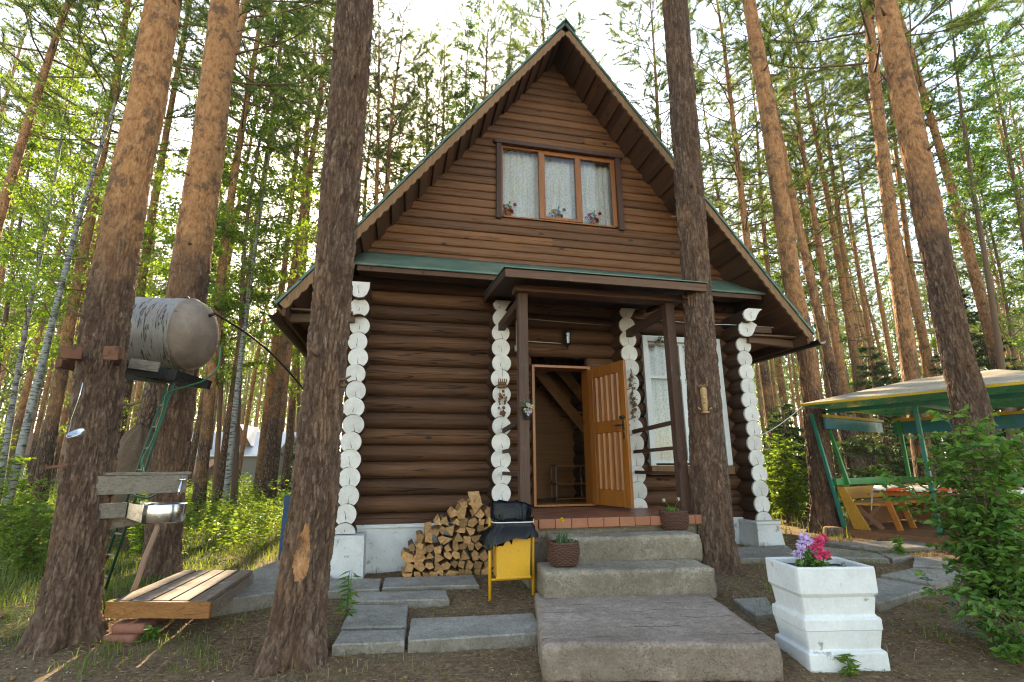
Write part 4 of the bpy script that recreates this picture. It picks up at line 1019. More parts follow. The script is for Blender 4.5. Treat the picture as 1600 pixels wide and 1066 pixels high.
# undergrowth: bushes and young spruces
for kind, i, px, py, dist, s, label in (
    ('spruce', 0, 1395, 760, 15, 1.0, 'young dark spruce behind the gazebo benches'), ('spruce', 1, 1240, 770, 13, 1.0, 'low spruce right of the cabin beside the path tree'),
    ('spruce', 2, 1560, 740, 20, 1.0, 'tall spruce behind the right end of the gazebo'), ('spruce', 0, 480, 780, 24, 1.1, 'dark spruce left of the cabin corner behind the big trunk'),
    ('bush', 0, 1230, 800, 11.5, 1.1, 'green bush right of the cabin corner'), ('bush', 2, 1205, 800, 12.5, 1.2, 'low bush close behind the cabin corner'),
    ('bush', 1, 20, 850, 9.5, .5, 'bright leafy bush at the left edge'), ('bush', 2, 100, 850, 9, .75, 'low leafy bush behind the tank tree'), ('bush', 0, 45, 860, 8.5, .55, 'sunlit green bush in the left foreground grass'),
    ('bush', 1, 232, 820, 9, .45, 'yellowish bush behind the ladder')):
    d = ray(px, py); h = sqrt(d[0]**2+d[1]**2); x, y = CAM[0]+d[0]/h*dist, CAM[1]+d[1]/h*dist
    plant(kind, i, (x, y, gz(x, y)-.03), s, s, label, 'tree' if kind == 'spruce' else 'bush', None, None, rt.uniform(0, 6))
n = 0; tries = 0
while n < 72 and tries < 5000:
    tries += 1; az = YAW+radians(rt.uniform(-49, 47)); D = 14+rt.random()*34; x, y = CAM[0]+sin(az)*D, CAM[1]+cos(az)*D
    if -5 < x < 9 and y < 9: continue
    if abs(math.atan2(x-CAM[0], y-CAM[1])-(YAW-radians(28.7))) < radians(5.5) and D < 36: continue      # open view to the far house
    if az > YAW-radians(10) and rt.random() < .35:
        plant('spruce', rt.randrange(3), (x, y, gz(x, y)-.03), rt.uniform(.6, 1.1), rt.uniform(.6, 1.1), 'young spruce in the forest undergrowth', 'tree', 'young spruces in the undergrowth', None, rt.uniform(0, 6))
    else: plant('bush', rt.randrange(3), (x, y, gz(x, y)-.03), rt.uniform(.9, 1.7), rt.uniform(.9, 1.6), 'leafy bush in the sunlit forest undergrowth', 'bush', 'bushes of the forest undergrowth', None, rt.uniform(0, 6))
    n += 1
# the far wood, one mass
def far_wood():
    rng = np.random.default_rng(5); Vs, Fs, k = [], [], 0; tv, tf, kt = [], [], 0
    for i in range(560):
        az = YAW+radians(rng.uniform(-56, 56)); D = rng.uniform(72, 135); x, y = CAM[0]+sin(az)*D, CAM[1]+cos(az)*D; z = gz(x, y); H = rng.uniform(17, 25); r = .16
        a = np.array([[x+r, y, z-1], [x-r*.5, y+r*.8, z-1], [x-r*.5, y-r*.8, z-1], [x+r*.3, y, z+H], [x-r*.2, y+r*.3, z+H], [x-r*.2, y-r*.3, z+H]])
        tv.append(a); tf.append(np.array([[0, 1, 4, 3], [1, 2, 5, 4], [2, 0, 3, 5]])+kt); kt += 6
        n = 330; h = rng.random(n)**.8; zz = z+H*(.36+.64*h); rad = (1.8*np.sin(np.pi*np.clip(.2+.75*h, 0, 1))+.2)*np.sqrt(rng.random(n)); th = rng.uniform(0, 2*pi, n)
        if i % 5 == 0: zz = z+rng.random(n)*7; rad = 3.0*np.sqrt(rng.random(n))
        P = np.stack([x+rad*np.cos(th), y+rad*np.sin(th), zz], 1); V, F = leaves(P, rng.normal(size=(n, 3)), rng.uniform(.4, .95, n), rng.uniform(.16, .36, n), rng); Vs.append(V); Fs.append(F+k); k += len(V)
    root = thing('far_wood', 'far wood of pines closing the view behind the forest', 'woodland'); root['kind'] = 'stuff'
    npmesh('foliage', np.concatenate(Vs), np.concatenate(Fs), M['needle'], root); npmesh('trunks', np.concatenate(tv), np.concatenate(tf), M['limb'], root)
far_wood()

# the five big trunks near the cabin: bark plates modelled
def big_tree(label, pts, H=19., seed=1, dens=200, scar=None, base=None, crown=0, oz=3.):
    """pts: (x, y, z, r) from the foot up"""
    root = thing('pine_tree', label, 'tree', (pts[0][0], pts[0][1], gz(pts[0][0], pts[0][1]))); b = Vector(root.location)
    zs = [p[2] for p in pts]; V = []; A = []; B = []; n = dens
    zl = zs[0]-.25; zz = []; z = zl
    while z < zs[-1]: zz.append(z); z += .016 if z < zs[0]+3.2 else (.022 if z < zs[0]+6 else .05)
    def interp(z, k): return float(np.interp(z, zs, [p[k] for p in pts]))
    for z in zz:
        cx, cy, r = interp(z, 0), interp(z, 1), interp(z, 3); hgt = z-zs[0]; r0 = r
        flare = math.exp(-max(0, hgt)/.22)
        up = sm(oz-1.7, oz+2.2, hgt)
        amp = .019*(1-.6*min(1, up))
        for i in range(n):
            a = 2*pi*i/n; ca, sa = cos(a), sin(a)
            rad = r*(1+.05*noise.noise(Vector((ca*1.3, sa*1.3, z*.7+seed))))+flare*(.07+.05*sin(a*3+seed)+.04*sin(a*5+seed*2))
            q = Vector((ca*r0*26+seed*7, sa*r0*26, z*(4.6 if up < .5 else 8.)))
            q += noise.noise_vector(q*.6)*.8+noise.noise_vector(q*2.3)*.25
            dd_, _ = noise.voronoi(q); e = dd_[1]-dd_[0]; pl = sm(.0, .42, e)
            q2 = Vector((ca*r0*70+seed*3, sa*r0*70, z*20)); d2, _ = noise.voronoi(q2); e2 = sm(.0, .25, d2[1]-d2[0])
            disp = amp*(pl-.6)+.009*noise.noise(Vector((ca*r0*9+seed, sa*r0*9, z*2.2)))+amp*.45*(e2-.5)+.004*noise.noise(Vector((ca*22*r0*3, sa*22*r0*3, z*30)))
            fur = (1-pl)*.6+.35*(1-e2)+.5*max(0, noise.noise(Vector((ca*r0*40, sa*r0*40, z*9+seed))))
            upv = up
            if scar and abs(z-scar[0]) < scar[2] :
                da = math.atan2(sin(a-scar[1]), cos(a-scar[1])); g = (da/(scar[3]*(1-.45*(z-scar[0])/scar[2])))**2+((z-scar[0])/scar[2])**2+.35*noise.noise(Vector((a*6, 0, z*9)))
                if g < 1: disp = -.024*(1-g)**.5+.004*noise.noise(Vector((a*9, 0, z*2))); fur = 0; upv = 1.3
            V.append((cx+ca*(rad+disp)-b.x, cy+sa*(rad+disp)-b.y, z-b.z)); A.append(fur); B.append(upv)
    rows = len(zz); i0 = np.arange(rows-1)[:, None]*n; k = np.arange(n)[None]; k2 = (k+1) % n
    F = np.stack([i0+k, i0+k2, i0+n+k2, i0+n+k], -1).reshape(-1, 4)
    o = npmesh('trunk', V, F, M['near_bark'], root, True); at_ = o.data.attributes.new('furrow', 'FLOAT', 'POINT'); at_.data.foreach_set('value', np.array(A, np.float32)); at_ = o.data.attributes.new('upper', 'FLOAT', 'POINT'); at_.data.foreach_set('value', np.array(B, np.float32))
    rs = random.Random(seed*7)
    for i in range(7):
        z = rs.uniform(zs[0]+1.6, zs[-1]-.2); a = rs.uniform(0, 6.28); r = interp(z, 3); q = Vector((interp(z, 0), interp(z, 1), z)); d = Vector((cos(a), sin(a), rs.uniform(-.2, .4))); L = rs.uniform(.03, .16); s_ = rs.uniform(.010, .018)
        m = MB(); m.tube([q+d*(r*.8), q+d*(r+L*.5), q+d*(r+L)+Vector((0, 0, L*.2))], [s_*1.5, s_, s_*.6], 7); m.build('branch_stub', M['limb'], root, True)
    # upper stem and crown above the frame
    top = Vector(pts[-1][:3]); prev = Vector(pts[-2][:3]); d = (top-prev).normalized(); m = MB(); H2 = H-(pts[-1][2]-pts[0][2]); ps = [top-d*.1+d*H2*t for t in (0, .3, .6, 1)]
    m.tube(ps, [pts[-1][3]*f for f in (1, .8, .5, .1)], 12); m.build('upper_trunk', M['pine_bark'], root, True)
    if crown:
        rng = np.random.default_rng(seed); TP, TA = [], []; lm = MB()
        for i in range(46):
            t = rng.uniform(.25, 1); c = ps[0].lerp(ps[-1], t); a = rng.uniform(0, 6.28); L = 2.6*(1.1-t*.8); dv = Vector((cos(a), sin(a), rng.uniform(.1, .7))); e = c+dv*L; lm.tube([c, e], [.03, .006], 4, False)
            for j in range(22): q = c.lerp(e, rng.uniform(.3, 1))+Vector(rng.normal(size=3)*.22); TP.append(tuple(q-b)); TA.append(tuple(dv+Vector(rng.normal(size=3)*.6)))
        lm.build('limbs', M['limb'], root); V, F = tufts(np.array(TP), np.array(TA), rng, 12, .17, .011); npmesh('crown', V, F, M['needle'], root)
    return root
def big_sight(label, samples, depth, lean_depth, seed, **kw):
    """samples: (py, left px, right px) edges of the trunk from foot to frame top; depth at the foot, lean_depth extra per metre up"""
    lo = samples[0]; c0 = gp((lo[1]+lo[2])/2, lo[0]) if depth is None else None
    pts = []
    foot = c0 if c0 is not None else at((lo[1]+lo[2])/2, lo[0], depth); h0 = np.linalg.norm((foot-CAM)[:2])
    for py, l, r in samples:
        a = ray((l+r)/2, py); hh = sqrt(a[0]**2+a[1]**2); t = h0/hh; p = CAM+a*t
        p = CAM+a*((h0+lean_depth*(p[2]-foot[2]))/hh); dep = float((p-CAM) @ CF); pts.append((p[0], p[1], p[2], (r-l)/2*dep/FOC*.94))
    return big_tree(label, pts, seed=seed, **kw), pts
TA_, PA = big_sight('thick leaning pine in the left foreground carrying the water tank', [(1000, 62, 138), (870, 84, 157), (700, 112, 177), (506, 134, 197), (300, 174, 227), (150, 205, 257), (0, 232, 281)], None, .0, 1, oz=3.3)
TB_, PB = big_sight('pine with broad grey trunk behind the water tank and wash basin', [(905, 226, 275), (800, 234, 283), (640, 249, 302), (460, 263, 320), (250, 298, 348), (120, 316, 361), (0, 332, 373)], None, .0, 2, dens=150, oz=4.0)
TC_, PC = big_sight('big grey barked pine with a bark scar standing before the left cabin corner', [(1030, 416, 500), (900, 436, 514), (780, 455, 528), (600, 475, 536), (400, 494, 555), (200, 511, 571), (0, 527, 584)], None, .0, 3, oz=9.0, scar=(.64, -1.62, .21, .30))
TD_, PD = big_sight('grey barked pine standing by the porch in front of the right window', [(890, 1088, 1150), (760, 1079, 1138), (600, 1074, 1124), (440, 1066, 1110), (250, 1052, 1095), (0, 1035, 1073)], None, .0, 4, dens=160, oz=9.5)
TE_, PE = big_sight('pine piercing the front edge of the gazebo roof', [(800, 1512, 1562), (650, 1495, 1544), (540, 1470, 1513), (350, 1434, 1473), (200, 1405, 1442), (0, 1366, 1397)], 5.9, .0, 5, dens=150, oz=4.0)
TF_, PF = big_sight('pine with dark foot beside the path between cabin and gazebo', [(832, 1272, 1313), (700, 1262, 1297), (555, 1247, 1275), (440, 1224, 1251), (200, 1191, 1217), (0, 1160, 1179)], None, .0, 6, dens=140, oz=2.8)

# ---------------------------------------------------------------- steps and slabs
def block(name, label, cat, lo, hi, rot, mat, amp=.006, r=.025, cell=.04, cen=None, tilt=None):
    c = (Vector(lo)+Vector(hi))/2; o = rough_box(name, M[mat], None, lo, hi, amp, r, rot=rot, cell=cell, loc=(c.x, c.y, lo[2])); return tag(o, label, cat)
block('concrete_step', 'topmost rough pebbled concrete step below the tiled porch edge', 'step', (-.73, -1.84, .26), (.93, -1.485, .545), radians(-4), 'conc', .014, .035)
block('concrete_step', 'middle weathered concrete step carrying the brown basket on its left', 'step', (-.93, -2.29, .02), (.76, -1.78, .305), radians(-7), 'conc', .011, .028)
block('concrete_step', 'wide thick concrete slab forming the lowest broad step with grooved top', 'step', (-1.16, -3.56, -.17), (.50, -2.05, .075), radians(-13), 'conc_step', .011, .024)
block('concrete_step', 'concrete slab lying in front of the broad step at the bottom of the picture', 'step', (-1.34, -4.75, -.33), (.30, -3.66, -.20), radians(-13), 'conc', .007, .022)
def slab(label, quad, th=.07, cat='slab', mat='slab', name='paving_slab', sink=.10):
    T = [gp(px, py, th) for px, py in quad]; c = sum(T)/4; zs = np.mean([t[2] for t in T])
    n = len(T); m = MB(); k = 6
    V = []
    T2 = [Vector((t[0], t[1], .5*t[2]+.5*zs)) for t in T]
    inner = [p.lerp(Vector((c[0], c[1], zs)), .012/max(.05, (p-Vector(c)).length)*1.5) for p in T2]
    nn = 8; ring = []
    for i in range(n):
        for j in range(nn): ring.append(T2[i].lerp(T2[(i+1) % n], j/nn))
    N = len(ring); jit = [Vector((noise.noise(p*14)*.006, noise.noise(p*14+Vector((5, 0, 0)))*.006, noise.noise(p*9)*.004)) for p in ring]
    cc = Vector((c[0], c[1], zs)); R1 = [p+(cc-p).normalized()*.012+j for p, j in zip(ring, jit)]; R2 = [p+j-Vector((0, 0, .012)) for p, j in zip(ring, jit)]; R3 = [p+j*1.5-Vector((0, 0, th+sink)) for p, j in zip(ring, jit)]
    m.add(R1+R2+R3, [list(range(N))]+[(a*N+i, a*N+(i+1) % N, (a+1)*N+(i+1) % N, (a+1)*N+i) for a in (0, 1) for i in range(N)])
    o = m.build(name, M[mat], None, False, loc=(c[0], c[1], zs-th)); return tag(o, label, cat, None, 'thing')
q5 = lambda *a: [(500+x/3.2, 740+y/3.2) for x, y in a]
q6 = lambda *a: [(980+x/2.5806, 740+y/2.5806) for x, y in a]
slab('grey slab under the cabin plinth, partly hidden by the big trunk', q5((30, 590), (296, 575), (305, 522), (50, 525)))
slab('grey slab directly in front of the firewood pile', q5((312, 574), (796, 552), (768, 502), (322, 524)), .05)
slab('grey slab in the second row, left of the bin', q5((120, 645), (648, 630), (630, 575), (190, 592)), .06)
slab('square grey slab left of the longest slab', q5((104, 779), (432, 765), (440, 645), (160, 652)), .06)
slab('grey slab with a sloping front nearest the viewer beside the tall weed', q5((58, 862), (424, 838), (431, 772), (103, 786)), .075)
slab('long thick grey slab lying by the left side of the broad step', q5((440, 842), (1130, 798), (1062, 688), (455, 722)), .08)
slab('concrete slab between the wooden deck and the big trunk', [(329, 941), (428, 926), (452, 868), (398, 889)], .13)
slab('concrete slab running behind the big trunk to the cabin plinth', [(430, 926), (519, 905), (519, 872), (454, 866)], .09)
slab('path slab along the right foundation of the cabin', q6((430, 350), (700, 330), (640, 285), (430, 296)), .05)
slab('long path slab between the planter and the path tree', q6((704, 334), (1056, 346), (1010, 320), (700, 280)), .05)
slab('far path slab in front of the gazebo floor', q6((800, 276), (1010, 312), (1240, 292), (1180, 268)), .05)
slab('small sunlit path slab behind the low branch', q6((1070, 346), (1150, 330), (1140, 322), (1016, 318)), .05)
slab('sunlit path slab at the bend beside the shrub', q6((1152, 372), (1310, 383), (1318, 337), (1155, 330)), .05)
slab('large path slab at the outer curve crossed by a sunbeam', q6((1020, 408), (1245, 452), (1372, 404), (1310, 387), (1148, 376)), .06)
slab('path slab behind the right edge of the planter', q6((880, 480), (1012, 532), (1240, 456), (1012, 412)), .06)
slab('slab partly hidden between the broad step and the planter', q6((425, 502), (520, 575), (600, 560), (560, 490)), .05)

# ---------------------------------------------------------------- firewood
rw = random.Random(21)
prof_px = [(630, 868), (640, 852), (655, 838), (672, 822), (690, 806), (712, 792), (728, 778), (740, 771), (752, 780), (768, 795)]
pile = [on(px, py, 1, -.62) for px, py in prof_px]; pxs = [p[0] for p in pile]; pzs = [p[2] for p in pile]
x0p, x1p = on(628, 893, 1, -.62)[0], -.93
zb = -.02; row = 0; gl = 'split firewood in the stack against the cabin'
def wedge(x, y, z, r, L, a0, sect, rot=None, label='split firewood piece stacked with its cut end facing the yard', grp=gl, barky=False):
    m = MB(); n = len(sect); poly = [(r*q*cos(a0+a), r*q*sin(a0+a)) for a, q in sect]; sk = [Vector((rw.uniform(-.012, .012), 0, rw.uniform(-.012, .012))) for _ in range(n)]
    m.M = (Matrix.Translation((x, y, z)) @ rot) if rot is not None else Matrix.Translation((x, y, z))
    k = 4; V = []
    for j in range(k+1):
        t = j/k
        for i, p in enumerate(poly): V.append(Vector((p[0]*(1-.04*t), L*t+(rw.uniform(-.006, .006) if j in (0, k) else 0), p[1]))+sk[i]*t+Vector((rw.gauss(0, .002), 0, rw.gauss(0, .002))))
    F = [list(range(n)), [k*n+i for i in range(n)][::-1]]; mi = [0, 0]
    m.add(V, F)
    for j in range(k):
        for i in range(n):
            m.cur = 1 if (barky and i == 0) else 0
            m.f.append([j*n+i, j*n+(i+1) % n, (j+1)*n+(i+1) % n, (j+1)*n+i]); m.mi.append(m.cur)
    m.cur = 0
    o = m.build('firewood_log', [M['split'], M['bark_wood']], None, False, loc=(x, y, z)); return tag(o, label, 'firewood', grp)
sections = [[(0, 1), (1.2, 1.05), (2.4, .95), (4.2, .75)], [(0, 1.1), (1.9, 1.05), (4.0, 1.0)], [(0, 1), (.7, 1.08), (1.5, 1), (3.9, .85)], [(0, 1.1), (1.0, .9), (2.6, 1), (3.6, 1.05), (5.2, .8)]]
z = zb+.045
while z < 1.0:
    xl = x0p+.04
    while xl < x1p and np.interp(xl, pxs, pzs) < z+.03: xl += .02
    x = xl+.02+rw.uniform(0, .05)*(row % 2)
    xr = x1p
    while xr > -1.4 and np.interp(xr, pxs, pzs) < z+.03: xr -= .02
    while x < xr:
        r = rw.uniform(.050, .078)
        wedge(x+rw.uniform(-.008, .008), -.62+rw.uniform(-.035, .02), z+rw.uniform(-.012, .012), r, .40, rw.uniform(0, 6.28), rw.choice(sections), barky=rw.random() < .4); x += r*1.72
    z += .098; row += 1
px_ = on(655, 862, 1, -.66); wedge(px_[0], -.70, px_[2]-.03, .075, .34, .3, sections[1], Matrix.Rotation(radians(22), 4, 'X') @ Matrix.Rotation(radians(8), 4, 'Y'), 'pale split log leaning steeply at the left end of the firewood pile', None)
px_ = on(672, 838, 1, -.66); wedge(px_[0], -.68, px_[2]-.04, .07, .36, 1.2, sections[0], Matrix.Rotation(radians(18), 4, 'X'), 'split log tilted upward second from the left end of the pile', None)
px_ = on(744, 786, 1, -.66); wedge(px_[0], -.66, px_[2]-.07, .08, .36, .6, sections[1], Matrix.Rotation(radians(25), 4, 'X'), 'topmost split log crowning the firewood pile', None)

# ---------------------------------------------------------------- litter bin
L_, R2_ = Vector(gp(768, 945)), Vector(gp(838, 937)); bz = min(L_.z, R2_.z); u = (R2_-L_); u.z = 0; BW = u.length; u.normalize(); v = Vector((-u.y, u.x, 0)); o_ = Vector((L_.x, L_.y, bz))
BM = Matrix(((u.x, v.x, 0, o_.x), (u.y, v.y, 0, o_.y), (0, 0, 1, o_.z), (0, 0, 0, 1)))
bn = thing('litter_bin', 'yellow metal litter bin on a tube frame lined with a black bag', 'bin', tuple(o_))
m = MB(); m.M = BM
for x in (0, BW): m.tube([(x, .13, -.05), (x, .13, .78), ], .017, 10); m.box(x-.02, x+.02, .11, .15, -.03, .01)
m.tube([(0, .13, .20), (BW, .13, .20)], .014, 10); m.tube([(0, .13, .70), (BW, .13, .70)], .010, 8); m.build('frame', M['yellow'], bn, True)
m = MB(); m.M = BM; x0, x1 = .045, BW-.045
V = [(x0+.01, .02, .23), (x1-.01, .02, .23), (x1-.01, .25, .23), (x0+.01, .25, .23), (x0+.0, .01, .64), (x1-.0, .01, .64), (x1-.0, .25, .66), (x0+.0, .25, .66)]
m.add(V, [(3, 2, 1, 0), (0, 1, 5, 4), (1, 2, 6, 5), (2, 3, 7, 6), (3, 0, 4, 7)])
m.box(x0+.0, x1-.0, .016, .026, .222, .245); m.build('bucket', M['yellow'], bn, bevel=.006)
def ring_pts(hx, hy, cx, cy, n=88):
    P = []
    for i in range(n):
        a = 2*pi*i/n; c, s = cos(a), sin(a); e = .32; P.append((cx+hx*math.copysign(abs(c)**e, c), cy+hy*math.copysign(abs(s)**e, s)))
    return P
m = MB(); m.M = BM; n = 88; V = []; cx, cy = BW/2, .13
loops = [(.248, .215, .615, -.06, 1.4), (.240, .205, .66, -.03, 1.2), (.222, .185, .71, -.01, 1.0), (.205, .165, .755, 0, .7), (.214, .172, .785, .05, 1.0), (.222, .182, .80, .12, 1.1), (.222, .186, .805, .15, 1.1), (.205, .165, .79, .13, 1.1), (.18, .14, .74, .07, 1.6), (.165, .13, .64, 0, 1.6), (.15, .11, .54, 0, 1.6), (.02, .02, .50, 0, .5)]
for li, (hx, hy, zz, rise, wr) in enumerate(loops):
    for i, (x, y) in enumerate(ring_pts(hx, hy, cx, cy, n)):
        f = max(0, (y-cy)/hy); a = 2*pi*i/n; left = max(0, -(x-cx)/hx)
        q = Vector((x*13, y*13, zz*7)); wv = noise.noise_vector(q)*.030*wr+noise.noise_vector(q*2.7)*.016*wr+noise.noise_vector(q*6)*.007*wr+Vector((cos(a), sin(a), 0))*(.006*wr*sin(a*23+li*.8)*abs(noise.noise(q*.5)+.4))
        hang = (-.15*left*max(0, 1-f) if li == 0 else 0)+(-.05*left if li == 1 else 0)
        V.append((x+wv.x-(.05*left if li < 2 else 0), y+wv.y-(.02 if li < 2 else 0), zz+rise*f**.8+wv.z*.7+hang*(.5+noise.noise(q*.4))))
F = [(l*n+i, l*n+(i+1) % n, (l+1)*n+(i+1) % n, (l+1)*n+i) for l in range(len(loops)-1) for i in range(n)]
m.add(V, F); bag = m.build('bag', M['bag'], bn, True)
m = MB(); m.M = BM; m.tube([(x, y, .765+.03*max(0, (y-cy)/.2)) for x, y in ring_pts(.215, .175, cx, cy, 60)]+[(cx+.215, cy, .765)], .006, 6); m.build('cord', M['string'], bag, True)

# ---------------------------------------------------------------- wicker baskets with plants
def basket(px, py, z, r, h, label, kind, sd):
    p = on(px, py, 2, z); b = thing('wicker_basket', label, 'basket', (p[0], p[1], z)); rnd = random.Random(sd); bo = Vector((p[0], p[1], z+.012))
    m = MB(); nr = 13; ns = 15; seg = 90
    for j in range(nr):
        zz = .012+(h-.02)*j/(nr-1); t = j/(nr-1); rr_ = r*(.80+.24*math.sin(pi*(.12+.62*t))); P = []
        for i in range(seg+1): a = 2*pi*i/seg; P.append(bo+Vector(((rr_+.0075*sin(a*ns+pi*j))*cos(a), (rr_+.0075*sin(a*ns+pi*j))*sin(a), zz+.002*sin(a*3+j))))
        m.tube(P, .0098 if j < nr-1 else .014, 6, False)
    for i in range(ns*2):
        a = pi*(i+.5)/ns; m.tube([bo+Vector((r*(.80+.24*math.sin(pi*(.12+.62*t)))*cos(a), r*(.80+.24*math.sin(pi*(.12+.62*t)))*sin(a), h*t)) for t in (0, .25, .5, .75, 1)], .005, 4, False)
    m.lathe([(0, .0), (r*.86, .0), (r*.99, h*.5), (r*.95, h*.9)], bo, 24, cap=False); m.build('weave', M['wicker'], b, True)
    m = MB(); m.lathe([(0, h*.86), (r*.95, h*.84)], bo, 20, cap=False); m.build('soil', M['soil'], b)
    pl = thing('basket_plant', {'marigold': 'grey green leafy plant with one yellow flower in the left basket', 'buds': 'plant with two pale buds on stalks in the right basket'}[kind], 'plant', (p[0], p[1], z+h*.85))
    rng = np.random.default_rng(sd); base = np.array([0, 0, 0.]); st = MB(); po = Vector(pl.location)
    if kind == 'marigold':
        n = 46; P = np.stack([rng.normal(0, .035, n), rng.normal(0, .035, n), np.full(n, 0.)], 1); V, F = blades(P, rng.uniform(.10, .22, n), rng.uniform(.3, .9, n), rng, .006); npmesh('leaves', V, F, M['spike'], pl)
        st.tube([po, po+Vector((.0, 0, .13)), po+Vector((-.01, 0, .24))], [.004, .003, .003], 5); st.build('stalk', M['spike'], pl)
        fl = [(po+Vector((-.01, 0, .245)), .03, 'yellowpetal')]
        n = 26; P = np.stack([rng.normal(.03, .05, n), rng.normal(-.03, .05, n), rng.uniform(0, .04, n)], 1); V, F = leaves(P, rng.normal(size=(n, 3))+[0, 0, .5], .05, .025, rng); npmesh('low_leaves', V, F, M['spike'], pl)
    else:
        fl = []
        for dx, dz, e in ((-.11, .16, -.05), (.06, .17, .02)):
            st.tube([po, po+Vector((dx*.5, -.02, dz*.6)), po+Vector((dx+e*.3, -.03, dz))], [.004, .003, .003], 5); fl.append((po+Vector((dx+e*.3, -.03, dz)), .024, 'cream'))
        st.build('stalk', M['leaf_dark'], pl); n = 40; P = np.stack([rng.normal(0, .04, n), rng.normal(0, .04, n), np.zeros(n)], 1); V, F = blades(P, rng.uniform(.05, .13, n), rng.uniform(.4, 1., n), rng, .005); npmesh('leaves', V, F, M['leaf_dark'], pl)
    for c, rr_, mt in fl:
        n = 40; P = np.tile(np.array(c-po), (n, 1)); D = rng.normal(size=(n, 3))*.6+[0, 0, .7]; V, F = leaves(P, D, rr_, rr_*.6, rng); npmesh('blossom', V, F, M[mt], pl)
M['spike'] = leafy('grey_green_leaves', (.08, .14, .07), (.16, .23, .12), .25, vary_obj=.05)
basket(881, 884, .305, .145, .215, 'brown wicker basket standing on the left of the middle step', 'marigold', 4)
basket(1054, 828, .545, .150, .20, 'reddish brown wicker basket at the right end of the top step', 'buds', 5)

# ---------------------------------------------------------------- white planter and its flowers
P0, P1 = Vector(gp(1267, 1052)), Vector(gp(1394, 1047)); e1 = (P1-P0); e1.z = 0; PW = e1.length; e1.normalize(); e2 = Vector((-e1.y, e1.x, 0)); zb_ = min(P0.z, P1.z)-.0
zt_ = at(1248.5, 895, float((np.array(P0)-CAM) @ CF))[2]; PH = zt_-zb_
far = Vector(on(1182, 874, 2, zt_)); PDEP = max(.45, (far-P0).dot(e2))
PMX = Matrix(((e1.x, e2.x, 0, P0.x), (e1.y, e2.y, 0, P0.y), (0, 0, 1, zb_), (0, 0, 0, 1)))
pl = thing('flower_planter', 'white painted concrete planter with three stepped tiers beside the steps', 'planter', (P0.x+e1.x*PW/2+e2.x*PDEP/2, P0.y+e1.y*PW/2+e2.y*PDEP/2, zb_))
prof = [(.0, -.05), (.0, .16), (.006, .175), (.035, .185), (.042, .20), (.012, .375), (.004, .385), (.004, .48), (.010, .495), (.030, .505), (.046, .525), (.022, .70), (.004, .725), (-.004, .74), (-.006, .985), (.0, 1.0), (.045, 1.0), (.055, .985), (.06, .90)]
prof = [(a*.62, b*PH) for a, b in prof]
m = MB(); m.M = PMX; V = []; per = 14; N = 4*per
for ins, z in prof:
    c4 = [(ins, ins), (PW-ins, ins), (PW-ins, PDEP-ins), (ins, PDEP-ins)]
    for i in range(4):
        for j in range(per):
            t = j/per; x = c4[i][0]*(1-t)+c4[(i+1) % 4][0]*t; y = c4[i][1]*(1-t)+c4[(i+1) % 4][1]*t
            if j == 0: x += (PW/2-x)*.02; y += (PDEP/2-y)*.02
            nn = noise.noise_vector(Vector((x*9, y*9, z*9)))*.0022+noise.noise_vector(Vector((x*34, y*34, z*34)))*.0012; V.append((x+nn.x, y+nn.y, z+nn.z))
m.add(V, [(l*N+i, l*N+(i+1) % N, (l+1)*N+(i+1) % N, (l+1)*N+i) for l in range(len(prof)-1) for i in range(N)]); m.build('tub', M['whitepl'], pl, False, bevel=.006)
m = MB(); m.M = PMX; nn_ = 16; V = [(.05+(PW-.10)*i/nn_, .05+(PDEP-.10)*j/nn_, PH*.935+.02*noise.noise(Vector((i*.5, j*.5, 0)))+.012*noise.noise(Vector((i*1.7, j*1.7, 3)))) for j in range(nn_+1) for i in range(nn_+1)]
m.add(V, [(j*(nn_+1)+i, j*(nn_+1)+i+1, (j+1)*(nn_+1)+i+1, (j+1)*(nn_+1)+i) for j in range(nn_) for i in range(nn_)]); m.build('soil', M['soil'], pl, True)
c = PMX @ Vector((PW*.42, PDEP*.45, PH*.93)); fp = thing('petunia_plant', 'pink and lilac flowering plant growing in the white planter', 'flower', tuple(c)); rng = np.random.default_rng(8)
n = 150; P = np.stack([rng.normal(.02, .055, n), rng.normal(0, .05, n), np.abs(rng.normal(.05, .05, n))], 1); V, F = leaves(P, rng.normal(size=(n, 3))+[0, 0, .2], rng.uniform(.04, .075, n), rng.uniform(.02, .035, n), rng); npmesh('leaves', V, F, M['leaf_dark'], fp)
st = MB()
for name_, pts_, mt in (('pink', [(.01, -.03, .17), (.03, -.05, .14), (-.03, -.03, .19), (.05, -.06, .12), (.0, -.08, .12), (.075, -.02, .19), (.11, -.03, .10), (.14, .02, .22), (.055, -.02, .20)], 'pink'), ('lilac', [(-.08, 0, .18), (-.11, -.03, .15), (-.06, -.05, .21), (-.03, .02, .23), (-.12, .01, .11)], 'lilac')):
    PP, DD = [], []
    for q in pts_:
        st.tube([c+Vector((q[0]*.3, q[1]*.3, 0)), c+Vector(q)], [.003, .002], 4)
        for k in range(46): dv = rng.normal(size=3); dv /= np.linalg.norm(dv); PP.append(np.array(q)+dv*.012); DD.append(dv)
    V, F = leaves(PP, DD, rng.uniform(.022, .040, len(PP)), rng.uniform(.014, .022, len(PP)), rng); npmesh(name_+'_blossom', V, F, M[mt], fp)
st.build('stalks', M['leaf_dark'], fp)

